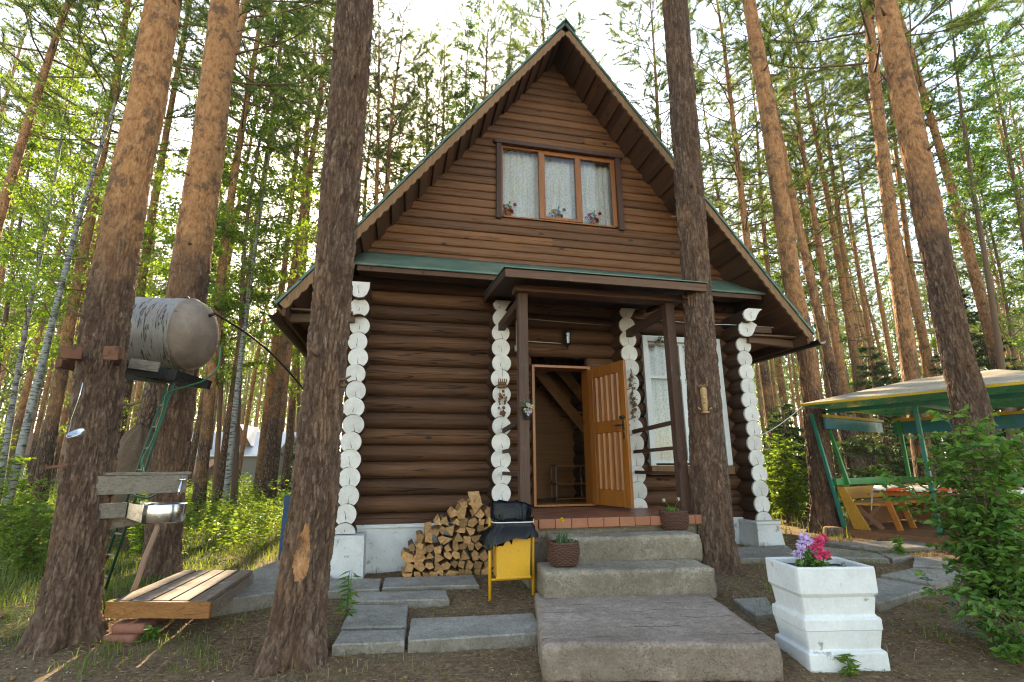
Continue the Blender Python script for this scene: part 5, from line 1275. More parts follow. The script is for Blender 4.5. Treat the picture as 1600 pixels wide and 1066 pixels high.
# ---------------------------------------------------------------- wooden deck with its bricks
DZ = .20; dk = thing('wooden_deck', 'low deck of five grey brown boards with an orange front board', 'deck', (-4.2, -1.3, .05))
FL, FR, BR, BL = [Vector(p) for p in ((-4.63, -1.88, DZ), (-3.82, -2.10, DZ), (-3.80, -.80, DZ), (-4.55, -.62, DZ))]
for i in range(5):
    a, b = i/5, (i+1)/5-.028; m = MB(); Q4 = [FL.lerp(FR, a), FL.lerp(FR, b), BL.lerp(BR, b), BL.lerp(BR, a)]; dn_ = Vector((0, 0, .035)); m.add([q-dn_ for q in Q4]+Q4, [(3, 2, 1, 0), (4, 5, 6, 7), (0, 1, 5, 4), (1, 2, 6, 5), (2, 3, 7, 6), (3, 0, 4, 7)]); m.build('board', M['deck'], dk, bevel=.004)
m = MB(); f = (FR-FL).normalized(); nrm = Vector((f.y, -f.x, 0)); m.bar(FL-f*.03+nrm*.018-Vector((0, 0, .068)), FR+f*.03+nrm*.018-Vector((0, 0, .068)), .035, .125); m.build('front_board', M['deckfront'], dk, bevel=.005)
m = MB(); m.bar(FL+f*.03+Vector((0, .1, -.09)), BL+f*.03-Vector((0, 0, .09)), .05, .10); m.build('joist', M['deck'], dk); m = MB(); m.bar(FR-f*.03+Vector((0, .1, -.09)), BR-f*.03-Vector((0, 0, .09)), .05, .10); m.build('joist', M['deck'], dk)
for (px, py, dz, lab) in ((-4.50, -1.90, 0, 'lower red brick under the left corner of the deck'), (-4.45, -1.88, .075, 'upper red brick under the left corner of the deck')):
    g_ = -.13; rb = rough_box('red_brick', M['brick'], None, (px-.13, py-.055, g_+dz), (px+.13, py+.11, g_+dz+.073), .003, .01, rot=-.25+dz, cell=.03, loc=(px, py, g_+dz)); tag(rb, lab, 'brick')

# ---------------------------------------------------------------- tank, brackets, ladder, wash place
TAX = Vector((cos(radians(-9)), sin(radians(-9)), -.035)).normalized(); TS = Vector((-4.60, -1.22, 2.68)); TR = .385
tx, ty = TAX, Vector((0, 0, 1)).cross(TAX).normalized(); tz = tx.cross(ty)
TM = Matrix(((tx.x, ty.x, tz.x, TS.x), (tx.y, ty.y, tz.y, TS.y), (tx.z, ty.z, tz.z, TS.z), (0, 0, 0, 1)))
tk = thing('water_tank', 'dented grey water tank with flaking paint hung between two pine trunks', 'tank', tuple(TS))
def tlathe(prof, mat, name, n=48):
    m = MB(); m.M = TM; V = []
    for h, r in prof:
        for k in range(n):
            a = 2*pi*k/n; d = .006*noise.noise(Vector((h*3, cos(a)*2, sin(a)*2))); V.append((h, (r+d)*cos(a), (r+d)*sin(a)))
    F = [(i*n+k, i*n+(k+1) % n, (i+1)*n+(k+1) % n, (i+1)*n+k) for i in range(len(prof)-1) for k in range(n)]
    m.add(V, F); return m.build(name, mat, tk, True)
bodyp = [(-.97, .02), (-.96, .15), (-.91, .27), (-.85, .345), (-.79, .378), (-.75, TR)]+[(-.75+.1*i, TR) for i in range(1, 8)]+[(-.02, TR)]
tlathe(bodyp, M['tank'], 'shell'); tlathe([(-.02, TR), (-.01, TR+.006), (.015, TR+.006), (.025, TR-.006), (.07, .362), (.12, .325), (.165, .255), (.19, .17), (.205, .08), (.208, .0)], M['tankcap'], 'end_cap')
def lug(x, z):
    m = MB(); m.M = TM; P = [(x, .0+.05*cos(a), z+.045*sin(a)) for a in [pi*i/10 for i in range(11)]]; m.tube(P, .008, 6); return m.build('lifting_lug', M['iron'], tk, True)
lug(-.82, TR-.005); lug(-.12, TR-.005)
m = MB(); m.M = TM; m.tube([(.17, -.05, .20), (.24, -.05, .24)], .018, 8); m.build('outlet', M['iron'], tk, True)
cab_ = thing('water_pipe', 'thin black pipe running from the tank end down to the cabin', 'pipe', tuple(TM @ Vector((.2, 0, .25)))); a = TM @ Vector((.22, -.05, .24)); b = Vector(on(474, 608, 1, .1)); m = MB()
m.tube([a.lerp(b, t)+Vector((0, 0, .10*sin(pi*t))) for t in [i/16 for i in range(17)]]+[b+Vector((.5, .1, -.1))], .013, 8); m.build('pipe', M['cable'], cab_, True)
bk = thing('tank_bracket', 'rusty steel channel and plates carrying the tank on the tree trunks', 'bracket', (TS.x-.6, TS.y, TS.z-.5))
def tp_(x, y, z): return TM @ Vector((x, y, z))
m = MB(); m.bar(tp_(-.80, -.30, -.42), tp_(.12, -.30, -.50), .07, .10); m.build('front_channel', M['iron'], bk, bevel=.004)
m = MB(); m.bar(tp_(-.80, .30, -.42), tp_(.12, .30, -.50), .07, .10); m.build('rear_channel', M['iron'], bk)
m = MB(); m.bar(tp_(.0, -.34, -.47), tp_(.0, .36, -.47), .06, .08); m.bar(tp_(-.45, -.34, -.45), tp_(-.45, .34, -.45), .06, .06); m.build('cross_beam', M['iron'], bk)
m = MB(); m.bar(tp_(-.34, -.345, -.40), tp_(-.05, -.345, -.43), .015, .10); m.build('plate', M['oldwood'], bk)
pa = at(174, 552, 4.0); pb = at(108, 550, 4.25)
m = MB(); m.bar(Vector(pa)+Vector((-.055, .0, .0)), Vector(pa)+Vector((.055, .0, 0)), .02, .11); m.build('rust_plate', M['rust'], bk, bevel=.003)
m = MB(); m.bar(Vector(pb)+Vector((-.06, .0, .0)), Vector(pb)+Vector((.07, .05, 0)), .02, .105); m.build('rust_plate', M['rust'], bk, bevel=.003)
m = MB(); m.bar(Vector(pa)+Vector((.05, .02, 0)), tp_(-.5, -.30, -.42), .05, .08); m.build('side_arm', M['rust'], bk)
m = MB(); m.bar(Vector(pb)+Vector((.0, .03, 0)), tp_(-1.0, -.1, -.40), .05, .08); m.bar(tp_(-1.05, -.3, -.42), tp_(-1.05, .4, -.42), .06, .08); m.build('side_arm', M['rust'], bk)
# ladder
f0, f1 = at(151, 915, 5.25), at(262, 600, 5.15); f0, f1 = Vector(f0), Vector(f1); f0.z = max(f0.z, gz(f0.x, f0.y)-.02); off = Vector((.16, -.16, .0))
ld = thing('ladder', 'dark green metal ladder leaning up towards the tank', 'ladder', tuple(f0))
for s_ in (0, 1):
    m = MB(); m.tube([f0+off*s_, f1+off*s_*.6], .014, 8); m.build('rail', M['ladder'], ld, True)
for i in range(9):
    t = (i+.5)/9.5; m = MB(); m.tube([f0.lerp(f1, t), (f0+off).lerp(f1+off*.6, t)], .011, 6); m.build('rung', M['deck'], ld, True)
hs = thing('garden_hose', 'green hose looping down from the tank past the ladder', 'hose', tuple(tp_(.15, -.2, -.35))); m = MB()
hp = [Vector(at(*q)) for q in ((345, 540, 5.0), (340, 575, 4.95), (318, 595, 4.9), (292, 604, 4.95), (262, 615, 4.95), (255, 640, 4.95), (238, 690, 4.9), (222, 720, 4.85), (224, 748, 4.75), (205, 770, 4.7), (230, 778, 4.65), (252, 768, 4.6))]
sp = []
for i in range(len(hp)-1):
    p0, p1, p2, p3 = hp[max(0, i-1)], hp[i], hp[i+1], hp[min(len(hp)-1, i+2)]
    for k in range(8):
        t = k/8; sp.append(.5*((2*p1)+(p2-p0)*t+(2*p0-5*p1+4*p2-p3)*t*t+(3*p1-p0-3*p2+p3)*t**3))
m.tube(sp+[hp[-1]], .009, 8); m.build('hose', M['hose'], hs, True)
# wash place
def lbox(m, pa_, pb_, h, th):
    m.bar(pa_, pb_, th, h); return m
wb = thing('wash_shelf', 'weathered board nailed between the tank trees above the basin', 'shelf', tuple(at(225, 757, 4.55)))
m = MB(); a, b = Vector(at(150, 759, 4.30)), Vector(at(292, 756, 4.66)); m.bar(a, b, .045, .155); m.build('board', M['oldwood'], wb, bevel=.004)
m = MB(); m.bar(a+Vector((0, .07, .095)), b+Vector((0, .07, .095)), .12, .025); m.build('ledge', M['oldwood'], wb, bevel=.003)
m = MB(); q = Vector(at(284, 757, 4.60)); m.tube([q+Vector((0, 0, .06)), q+Vector((0, -.02, .0)), q+Vector((.005, -.05, -.04)), q+Vector((.01, -.06, -.09))], [.012, .014, .013, .016], 8); m.tube([q+Vector((-.03, -.02, .04)), q+Vector((.04, -.02, .045))], .008, 6); m.build('tap', M['chrome'], wb, True)
ba = thing('wash_basin', 'shiny round steel wash basin fixed on a board between the tank trees', 'basin', tuple(at(256, 803, 4.55))); bc = Vector(at(256, 803, 4.55)); r = .172
m = MB(); n = 48; V = []; pf = [(0, -.075), (r*.6, -.078), (r*.97, -.07), (r, -.06), (r, .085), (r*.985, .09), (r*.96, .085), (r*.93, -.03), (r*.6, -.055), (0, -.06)]
m.lathe(pf, bc, n, cap=False); m.build('bowl', M['steel'], ba, True)
m = MB(); l0 = Vector(at(196, 799, 4.42)); m.add([l0+Vector((0, 0, .07)), l0+Vector((0, 0, -.05)), bc+Vector((-.125, -r*.70, -.06)), bc+Vector((-.125, -r*.70, .085)), l0+Vector((.02, .2, .07)), l0+Vector((.02, .2, -.05)), bc+Vector((-.06, r*.9, -.06)), bc+Vector((-.06, r*.9, .085))], [(0, 1, 2, 3), (4, 7, 6, 5), (1, 5, 6, 2)]); m.build('apron', M['steel'], ba)
m = MB(); m.bar(Vector(at(150, 799, 4.28)), l0+Vector((.0, .005, .01)), .045, .125); m.build('mount_board', M['oldwood'], ba, bevel=.004)
m = MB(); m.bar(Vector(at(150, 822, 4.30))+Vector((0, .12, 0)), Vector(at(205, 812, 4.45))+Vector((0, .12, 0)), .05, .10); m.build('mount_strut', M['oldwood'], ba)
m = MB(); dp = [bc+Vector((-.03, 0, -.07)), bc+Vector((-.04, 0, -.14))]+[Vector(at(*q)) for q in ((238, 845, 4.56), (226, 872, 4.56), (219, 895, 4.58), (212, 915, 4.6), (206, 928, 4.62))]
m.tube(dp, .022, 10); m.build('drain_hose', M['drain'], ba, True)
ldl = thing('ladle', 'metal ladle with a long thin handle hanging on the tank tree', 'ladle', tuple(at(118, 677, 3.92))); q = Vector(at(118, 677, 3.92)); m = MB(); m.M = Matrix.Translation(q) @ Matrix.Rotation(radians(38), 4, 'X') @ Matrix.Rotation(radians(-14), 4, 'Y'); m.lathe([(.0, -.032), (.035, -.028), (.055, -.006), (.058, .006), (.052, .0), (.03, -.02), (0, -.025)], (0, 0, 0), 20, cap=False); m.build('bowl', M['steel'], ldl, True)
m = MB(); m.tube([q+Vector((-.05, 0, 0)), Vector(at(112, 655, 3.92)), Vector(at(122, 628, 3.9)), Vector(at(130, 598, 3.92))], .004, 6); m.build('handle', M['steel'], ldl, True)
pg = thing('iron_spike', 'rusty iron spike sticking out of the left side of the tank tree', 'spike', tuple(at(96, 728, 4.05))); m = MB(); m.bar(at(74, 731, 4.05), at(108, 726, 4.08), .03, .022); m.build('spike', M['rust'], pg)
bp = thing('blue_post', 'blue painted post half hidden behind the big trunk', 'post', tuple(gp(441, 878))); q = Vector(bp.location); zt = at(441, 776, float((np.array(q)-CAM) @ CF))[2]; m = MB(); m.box(q.x-.055, q.x+.055, q.y-.03, q.y+.03, q.z-.1, zt); m.build('shaft', M['blue'], bp, bevel=.006); m = MB(); m.box(q.x-.06, q.x+.06, q.y-.035, q.y+.035, zt, zt+.02); m.build('cap', M['ggreen'], bp)
# brown heap behind the tank trees
d = ray(212, 720); h = sqrt(d[0]**2+d[1]**2); hx, hy = CAM[0]+d[0]/h*10.5, CAM[1]+d[1]/h*10.5; m = MB(); n = 40; V = []
for j in range(14):
    t = j/13
    for i in range(n):
        a = 2*pi*i/n; r = .62*math.cos(t*pi/2)**.55; q = Vector((cos(a)*2, sin(a)*2, t*3)); V.append((hx+(r+.05*noise.noise(q*2))*cos(a), hy+(r+.05*noise.noise(q*2))*sin(a), gz(hx, hy)-.2+2.15*t+.04*noise.noise(q*3)))
m.add(V, [(j*n+i, j*n+(i+1) % n, (j+1)*n+(i+1) % n, (j+1)*n+i) for j in range(13) for i in range(n)]); o = m.build('earth_heap', M['earth'], None, True, loc=(hx, hy, gz(hx, hy))); tag(o, 'brown rounded heap showing between the two tank trees', 'heap')
# ---------------------------------------------------------------- gazebo
gu, gv = Vector((.357, -.934, 0)), Vector((.934, .357, 0)); GS = .88; GA = Vector((4.665, .035, .285))
GM = Matrix(((gu.x, gv.x, 0, GA.x), (gu.y, gv.y, 0, GA.y), (0, 0, 1, GA.z), (0, 0, 0, 1))) @ Matrix.Diagonal((GS, GS, GS, 1))
gzb = thing('gazebo', 'open gazebo with tan hip roof, green posts and blue boarding beside the cabin', 'gazebo', (GA.x, GA.y, GA.z-.1))
def gpart(name, mat, fn, bevel=.0):
    m = MB(); m.M = GM; fn(m); return m.build(name, M[mat], gzb, bevel=bevel)
U0, U1, V0, V1 = -.10, 3.55, -.74, 3.05; EZ = 2.20; RZ2 = 2.66
E4 = [(U0, V0, EZ), (U1, V0, EZ), (U1, V1, EZ), (U0, V1, EZ)]; R0, R1 = (1.15, 1.15, RZ2), (2.25, 1.15, RZ2)
def hip(m, dz, ins=0):
    E = [(U0+ins, V0+ins, EZ+dz), (U1-ins, V0+ins, EZ+dz), (U1-ins, V1-ins, EZ+dz), (U0+ins, V1-ins, EZ+dz), (R0[0], R0[1], RZ2+dz), (R1[0], R1[1], RZ2+dz)]
    m.add(E, [(0, 1, 5, 4), (1, 2, 5), (2, 3, 4, 5), (3, 0, 4)])
gpart('roof', 'rooftan', lambda m: hip(m, .012)); gpart('ceiling', 'teal_ceil', lambda m: hip(m, -.03, .02))
def eave(m):
    for a, b in zip(E4, E4[1:]+E4[:1]): m.bar(Vector(a)-Vector((0, 0, .010)), Vector(b)-Vector((0, 0, .010)), .03, .04)
gpart('eave_trim', 'gyellow', eave)
gpart('rear_beam', 'gyellow', lambda m: m.bar((U0+.3, 2.42, 2.02), (U1-.3, 2.42, 2.02), .05, .06).bar((-.02, -.1, 2.02), (-.02, 2.42, 2.02), .05, .05))
gpart('rear_valance', 'gblue', lambda m: m.box(U0+.25, U1-.3, 2.46, 2.49, 1.74, 1.99).box(-.08, -.05, -.02, 2.46, 1.78, 1.99))
gpart('front_beam', 'gteal', lambda m: m.bar((U0+.1, -.02, 2.10), (U1-.2, -.02, 2.10), .05, .07).bar((1.4, -.02, 2.10), (1.4, 2.45, 2.10), .05, .07))
for a, b in (((-.28, -.03, 2.08), (0, .0, -.05)), ((1.40, 0, 2.08), (1.40, 0, -.05)), ((2.9, 0, 2.08), (2.9, 0, -.05)), ((.28, 2.42, 2.02), (.28, 2.42, -.05)), ((1.62, 2.42, 2.02), (1.56, 2.42, -.05)), ((2.95, 2.42, 2.0), (2.9, 2.42, -.05)), ((-.22, .35, 2.05), (.02, .35, .75))):
    gpart('post', 'gteal' if a[1] < .1 else 'ggreen', lambda m: m.bar(a, b, .06, .06, (1, 0, 0)), .005)
gpart('top_rail', 'ggreen', lambda m: m.bar((-.05, .0, .80), (-.02, 2.40, .80), .05, .12).bar((-.02, 2.40, .80), (2.9, 2.40, .80), .05, .12), .005)
gpart('back_board', 'goldwood', lambda m: m.bar((.03, .05, .60), (.05, 2.34, .60), .03, .22).bar((.05, 2.34, .60), (2.85, 2.34, .60), .03, .22), .004)
gpart('end_board', 'goldwood', lambda m: m.bar((-.0, -.03, .40), (.42, -.0, .02), .03, .22) if 0 else m.add([(-.02, -.03, .72), (.10, -.03, .72), (.42, -.03, 0), (.16, -.03, 0), (-.02, .0, .72), (.10, .0, .72), (.42, .0, 0), (.16, .0, 0)], [(0, 1, 2, 3), (7, 6, 5, 4), (0, 4, 5, 1), (1, 5, 6, 2), (2, 6, 7, 3), (3, 7, 4, 0)]))
gpart('bench_seat', 'gorange', lambda m: m.box(.10, .48, .35, 2.3, .38, .42).box(.48, 2.85, 1.95, 2.3, .38, .42))
gpart('skirt_board', 'gfloor', lambda m: m.box(.06, .09, .05, 2.36, .02, .46).box(.09, 2.85, 2.28, 2.31, .02, .46))
gpart('deck_floor', 'gfloor', lambda m: [m.box(-.05, 3.3, -.25+.14*i, -.25+.14*i+.134, -.24, .0) for i in range(20)])
tb = thing('picnic_table', 'orange wooden table with slanted legs under the gazebo', 'table', tuple(GM @ Vector((1.3, .8, .0))))
def tpart(name, mat, fn, parent=tb):
    m = MB(); m.M = GM; fn(m); return m.build(name, M[mat], parent, bevel=.004)
tpart('top', 'gorange', lambda m: m.box(.50, 2.28, .22, .95, .70, .74)); tpart('apron', 'gorange', lambda m: m.box(.56, 2.22, .28, .31, .58, .70).box(.56, 2.22, .87, .90, .58, .70))
for x in (.63, 2.13):
    tpart('leg', 'gorange', lambda m: m.bar((x-.05, .30, .70), (x+.12 if x < 1 else x-.12, .30, .0), .05, .09, (1, 0, 0))); tpart('leg', 'gorange', lambda m: m.bar((x-.05, .86, .70), (x+.12 if x < 1 else x-.12, .86, .0), .05, .09, (1, 0, 0)))
m = MB(); m.M = GM; V = []; nu, nv_ = 40, 18
for j in range(nv_+1):
    for i in range(nu+1):
        x = .40+1.98*i/nu; y = .16+.85*j/nv_; ex = max(0, .49-x, x-2.29); ey = max(0, .21-y, y-.96); dr_ = max(ex, ey); z = .748-dr_*1.6+.006*noise.noise(Vector((x*6, y*6, 0)))-(.30*sm(.47, .40, x)*sm(.40, .16, y))
        V.append((x+(.04*dr_*sin(y*40)), y+.04*dr_*sin(x*40), z))
m.add(V, [(j*(nu+1)+i, j*(nu+1)+i+1, (j+1)*(nu+1)+i+1, (j+1)*(nu+1)+i) for j in range(nv_) for i in range(nu)]); o = m.build('tablecloth', M['cloth'], None, True, loc=tuple(GM @ Vector((1.3, .8, .74)))); tag(o, 'white cloth with red print spread on the gazebo table', 'tablecloth')
sl = thing('wooden_stool', 'brown stool with crossed legs at the left end of the gazebo', 'stool', tuple(GM @ Vector((.4, .6, 0)))) 
def spart(name, mat, fn):
    m = MB(); m.M = GM @ Matrix.Translation((.30, .30, 0)) @ Matrix.Rotation(radians(22), 4, 'Z'); fn(m); return m.build(name, M[mat], sl, bevel=.004)
spart('seat', 'goldwood', lambda m: m.box(-.20, .20, -.16, .16, .40, .44))
for y in (-.11, .11):
    spart('leg', 'gfloor', lambda m: m.bar((-.17, y, .40), (.17, y, .0), .03, .08, (1, 0, 0))); spart('leg', 'gfloor', lambda m: m.bar((.17, y+.032, .40), (-.17, y+.032, .0), .03, .08, (1, 0, 0)))
rp = thing('rope', 'pale rope tied from the gazebo corner towards the cabin', 'rope', tuple(GM @ Vector((U0, V0, EZ-.04)))); a, b = GM @ Vector((U0+.02, V0+.03, EZ-.03)), Vector((3.05, .3, 1.62)); m = MB(); m.tube([a.lerp(b, t)-Vector((0, 0, .10*sin(pi*t))) for t in [i/14 for i in range(15)]], .007, 6); m.build('rope', M['string'], rp, True)
wr = Vector(PE[1][:3]); 
q = gp(1304, 838); m = MB(); m.lathe([(.17, -.1), (.15, .03), (.14, .12), (.13, .135), (0, .14)], tuple(q), 20, cap=False); o = m.build('tree_stump', [M['near_bark']], None, True, loc=tuple(q)); tag(o, 'low dark stump at the foot of the path tree', 'stump')

# ---------------------------------------------------------------- far buildings and fence
def far_house(name, label, px, py, depth, w, dp, hw, hr, wall, roof, rot=0., dormer=False):
    c = at(px, py, depth); z0 = gz(c[0], c[1])-.3; h = thing(name, label, 'house', (c[0], c[1], z0)); fx = Vector((CR[0], CR[1], 0)).normalized(); X = Matrix.Rotation(rot, 3, 'Z') @ fx; Y = Vector((-X.y, X.x, 0)); MM = Matrix(((X.x, Y.x, 0, c[0]), (X.y, Y.y, 0, c[1]), (0, 0, 1, z0), (0, 0, 0, 1)))
    def hp_(n_, mt, fn, par=h):
        m = MB(); m.M = MM; fn(m); return m.build(n_, M[mt], par)
    hp_('wall', wall, lambda m: (m.box(-w/2, w/2, -dp/2, dp/2, 0, hw), m.add([(-w/2, -dp/2, hw), (-w/2, dp/2, hw), (-w/2, 0, hr-.15), (w/2, -dp/2, hw), (w/2, dp/2, hw), (w/2, 0, hr-.15)], [(0, 1, 2), (3, 5, 4)])))
    hp_('roof', roof, lambda m: m.add([(sx*(w/2+.4), y, z) for sx in (-1, 1) for y, z in ((-dp/2-.5, hw-.15), (0, hr), (dp/2+.5, hw-.15), (dp/2+.5, hw-.05), (0, hr+.1), (-dp/2-.5, hw-.05))], [(0, 1, 7, 6), (1, 2, 8, 7), (3, 4, 10, 9), (4, 5, 11, 10), (0, 5, 4, 1), (1, 4, 3, 2), (6, 7, 10, 11), (7, 8, 9, 10), (0, 6, 11, 5), (2, 3, 9, 8)]))
    for x in ((-.3, .12) if w > 4 else (0,)):
        wf = hp_('window', 'whitewin', lambda m: m.box(w*x-.4, w*x+.4, -dp/2-.03, -dp/2+.02, hw*.45, hw*.8)); hp_('pane', 'dark', lambda m: m.box(w*x-.33, w*x+.33, -dp/2-.04, -dp/2-.031, hw*.48, hw*.77), wf)
    if dormer:
        hp_('dormer', 'farbrown', lambda m: m.add([(w*.15-.7, -dp/2+.3, hw+.55), (w*.15+.7, -dp/2+.3, hw+.55), (w*.15, -dp/2+.3, hr+.35), (w*.15-.7, dp*.1, hw+.9), (w*.15+.7, dp*.1, hw+.9), (w*.15, dp*.1, hr+.35)], [(0, 1, 2), (0, 2, 5, 3), (1, 4, 5, 2)]))
        hp_('dormer_roof', roof, lambda m: m.add([(w*.15-.85, -dp/2+.15, hw+.50), (w*.15, -dp/2+.15, hr+.45), (w*.15+.85, -dp/2+.15, hw+.50), (w*.15-.85, dp*.15, hw+.50), (w*.15, dp*.15, hr+.45), (w*.15+.85, dp*.15, hw+.50)], [(0, 1, 4, 3), (1, 2, 5, 4)]))
    return h
far_house('far_house', 'far house with pale metal roof and grey wall seen between the pines', 368, 720, 33, 6.2, 5, 2.3, 3.7, 'farwall', 'farroof', .1, True)
far_house('far_house', 'far small brown house at the left behind the birches', 92, 715, 30, 4, 4, 2.4, 3.6, 'farbrown', 'farbrown', .3)
far_house('shed', 'low brown shed left of the pale roofed house', 312, 735, 27, 1.9, 2, 1.3, 1.9, 'farbrown', 'gfloor', -.2)
far_house('far_house', 'far pale house at the right of the pale roofed one, hidden by trunks', 448, 715, 36, 3.5, 4, 2.4, 3.9, 'farbrown', 'farroof', -.1)
fn = thing('wire_fence', 'green wire fence running across the forest on the left', 'fence', tuple(gp(300, 775))); A_, B_ = Vector(at(-60, 770, 19)), Vector(at(520, 770, 24))
for o_ in (A_, B_): o_.z = 0
nf = 9; mesh = MB()
for i in range(nf):
    p = A_.lerp(B_, i/(nf-1)); p.z = gz(p.x, p.y); m = MB(); m.tube([p-Vector((0, 0, .2)), p+Vector((0, 0, 1.25))], .03, 6); m.build('post', M['wire'], fn, True)
    if i < nf-1:
        p2 = A_.lerp(B_, (i+1)/(nf-1)); p2.z = gz(p2.x, p2.y)
        for k in range(11): mesh.tube([p+Vector((0, 0, .08+.11*k)), p2+Vector((0, 0, .08+.11*k))], .004, 3, False)
        for k in range(22): t = k/22; mesh.tube([p.lerp(p2, t)+Vector((0, 0, .05)), p.lerp(p2, t)+Vector((0, 0, 1.2))], .004, 3, False)
mesh.build('netting', M['wire'], fn)

# ---------------------------------------------------------------- small ornaments on the cabin
rng = np.random.default_rng(3); ro = random.Random(9)
def ball(m, c, r, n=8): m.lathe([(r*sin(pi*i/6), -r*cos(pi*i/6)) for i in range(7)], c, n, cap=False)
oy = -.355
g1 = thing('hanging_ornament', 'straw basket and dried berries hanging on the white log ends left of the door', 'ornament', (-.985, oy, 2.60)); m = MB()
m.tube([(-.985, oy, 2.62), (-.985, oy, 2.48)], .003, 4); m.tube([(-1.02, oy, 2.30), (-1.03, oy, 2.02)], .002, 4); m.tube([(-.955, oy, 2.30), (-.95, oy, 2.08)], .002, 4); m.tube([(-.985, oy, 2.3), (-.99, oy, 1.95)], .002, 4); m.build('string', M['dried'], g1)
m = MB()
for j in range(4):
    m.tube([(-.985+.06*(1-.06*j)*cos(a)+.004*sin(a*9+j*3), oy+.03*sin(a), 2.33+.022*j) for a in [2*pi*i/30 for i in range(31)]], .010, 6, False)
for i in range(5): m.tube([(-1.04+.027*i, oy-.02, 2.40), (-1.035+.027*i, oy-.02, 2.45)], .007, 5)
m.build('basket', M['fascia'], g1, True); m = MB()
for i in range(16): ball(m, (-.985+ro.uniform(-.06, .06), oy-.015+ro.uniform(-.02, .01), ro.choice((2.27, 2.2, 2.12, 2.06, 2.0, 1.95))+ro.uniform(-.02, .02)), ro.uniform(.013, .024))
m.build('berries', M['rust'], g1, True); m = MB()
for i in range(7): ball(m, (-.985+ro.uniform(-.06, .06), oy-.02, ro.uniform(2.1, 2.24)), ro.uniform(.016, .024))
m.build('straw_beads', M['fascia'], g1, True)
g2 = thing('hanging_ornament', 'braid of dried bulbs hanging on the white log ends right of the open door', 'ornament', (.95, oy, 2.66)); m = MB(); m.tube([(.95+.012*sin(i*1.1), oy-.01, 2.66-.045*i) for i in range(17)], .007, 5)
for i in range(24): z = 2.60-.68*ro.random(); ball(m, (.95+ro.uniform(-.035, .035), oy-.02+ro.uniform(-.02, .01), z), ro.uniform(.012, .028))
m.build('bulbs', M['dried'], g2, True); n = 60; P = np.stack([rng.normal(0, .025, n), rng.normal(-.03, .012, n), -rng.uniform(.05, .74, n)], 1); V, F = leaves(P, rng.normal(size=(n, 3))-[0, 0, .5], .06, .014, rng); npmesh('dry_leaves', V, F, M['drygrass'], g2)
def posy(name, label, c, s, mats, wire=True):
    t = thing(name, label, 'flowers', c); n = 46; rg = np.random.default_rng(int(c[2]*100)); P = rg.normal(size=(n, 3))*[.04*s, .025*s, .04*s]; V, F = leaves(P, rg.normal(size=(n, 3)), .05*s, .02*s, rg); npmesh('leaves', V, F, M['spike'], t)
    for k, mt in enumerate(mats):
        PP, DD = [], []
        for b in range(3):
            q = rg.normal(size=3)*[.035*s, .01, .035*s]+[0, -.035*s, 0]
            for i in range(26): d_ = rg.normal(size=3); PP.append(q); DD.append(d_)
        V, F = leaves(PP, DD, .028*s, .02*s, rg); npmesh('blossom', V, F, M[mt], t)
    if wire:
        m = MB(); c_ = Vector(c)
        for j in range(5): rr_ = .055*s*(.6+.1*j); m.tube([c_+Vector((rr_*cos(a), rr_*.7*sin(a), -.13*s+.03*s*j)) for a in [2*pi*i/20 for i in range(21)]], .003*s, 4, False)
        for i in range(10): a = 2*pi*i/10; m.tube([c_+Vector((.033*s*cos(a), .023*s*sin(a), -.13*s)), c_+Vector((.058*s*cos(a), .04*s*sin(a), -.0))], .003*s, 4)
        m.build('wire_holder', M['iron'], t)
    return t
posy('flower_holder', 'white and yellow artificial flowers in a dark wire holder on the left porch post', (-.865, -1.265, 1.96), 1.1, ['cream', 'cream', 'lilac'])
posy('dried_posy', 'small dried posy hung over the top of the lower window', (1.60, -.09, 3.17), 1.1, ['cream', 'drygrass'], False)
for x, s, lab, mts in ((-.80, 1.05, 'potted red flower behind the left pane of the upper window', ['red', 'red']), (.03, 1.0, 'basket of dried grasses behind the middle pane of the upper window', ['drygrass', 'yellowpetal']), (.66, 1.05, 'potted red flower behind the right pane of the upper window', ['red', 'red'])):
    t = posy('potted_flower', lab, (x, .07, 5.30), 1.35, mts, False); m = MB(); m.lathe([(0, 5.13), (.036, 5.132), (.05, 5.23), (.053, 5.24), (.0, 5.23)], (x, .072, 0), 18, cap=False); m.build('pot', M['terra'], t, True)
# carved face on the porch pine
pdz = Vector(at(1102, 612, 5.62)); tocam = (Vector(CAM)-pdz); tocam.z = 0; tocam.normalize(); side = Vector((-tocam.y, tocam.x, 0))
cf = thing('carved_figure', 'pale carved wooden face nailed to the pine by the porch', 'carving', tuple(pdz)); CM = Matrix(((side.x, tocam.x, 0, pdz.x), (side.y, tocam.y, 0, pdz.y), (0, 0, 1, pdz.z), (0, 0, 0, 1)))
def d_at(z): return Vector((float(np.interp(z, [p[2] for p in PD], [p[0] for p in PD])), float(np.interp(z, [p[2] for p in PD], [p[1] for p in PD])), z)), float(np.interp(z, [p[2] for p in PD], [p[3] for p in PD]))
cc, cr = d_at(pdz.z); base = cc+tocam*(cr+.005); CM = Matrix(((side.x, tocam.x, 0, base.x), (side.y, tocam.y, 0, base.y), (0, 0, 1, base.z), (0, 0, 0, 1)))
cf.location = base
m = MB(); m.M = CM; n = 14; V = []; rowsz = [-.17, -.15, -.10, -.06, -.035, -.01, .0, .02, .05, .09, .13, .15]; wid = [.016, .03, .034, .036, .038, .037, .037, .038, .040, .042, .036, .01]; dep = [.012, .022, .030, .036, .030, .044, .050, .040, .026, .036, .030, .008]
for z, w_, dpt in zip(rowsz, wid, dep):
    for k in range(n): a = pi*k/(n-1); V.append((w_*cos(a), (dpt+.010)*max(0, sin(a))**.8, z))
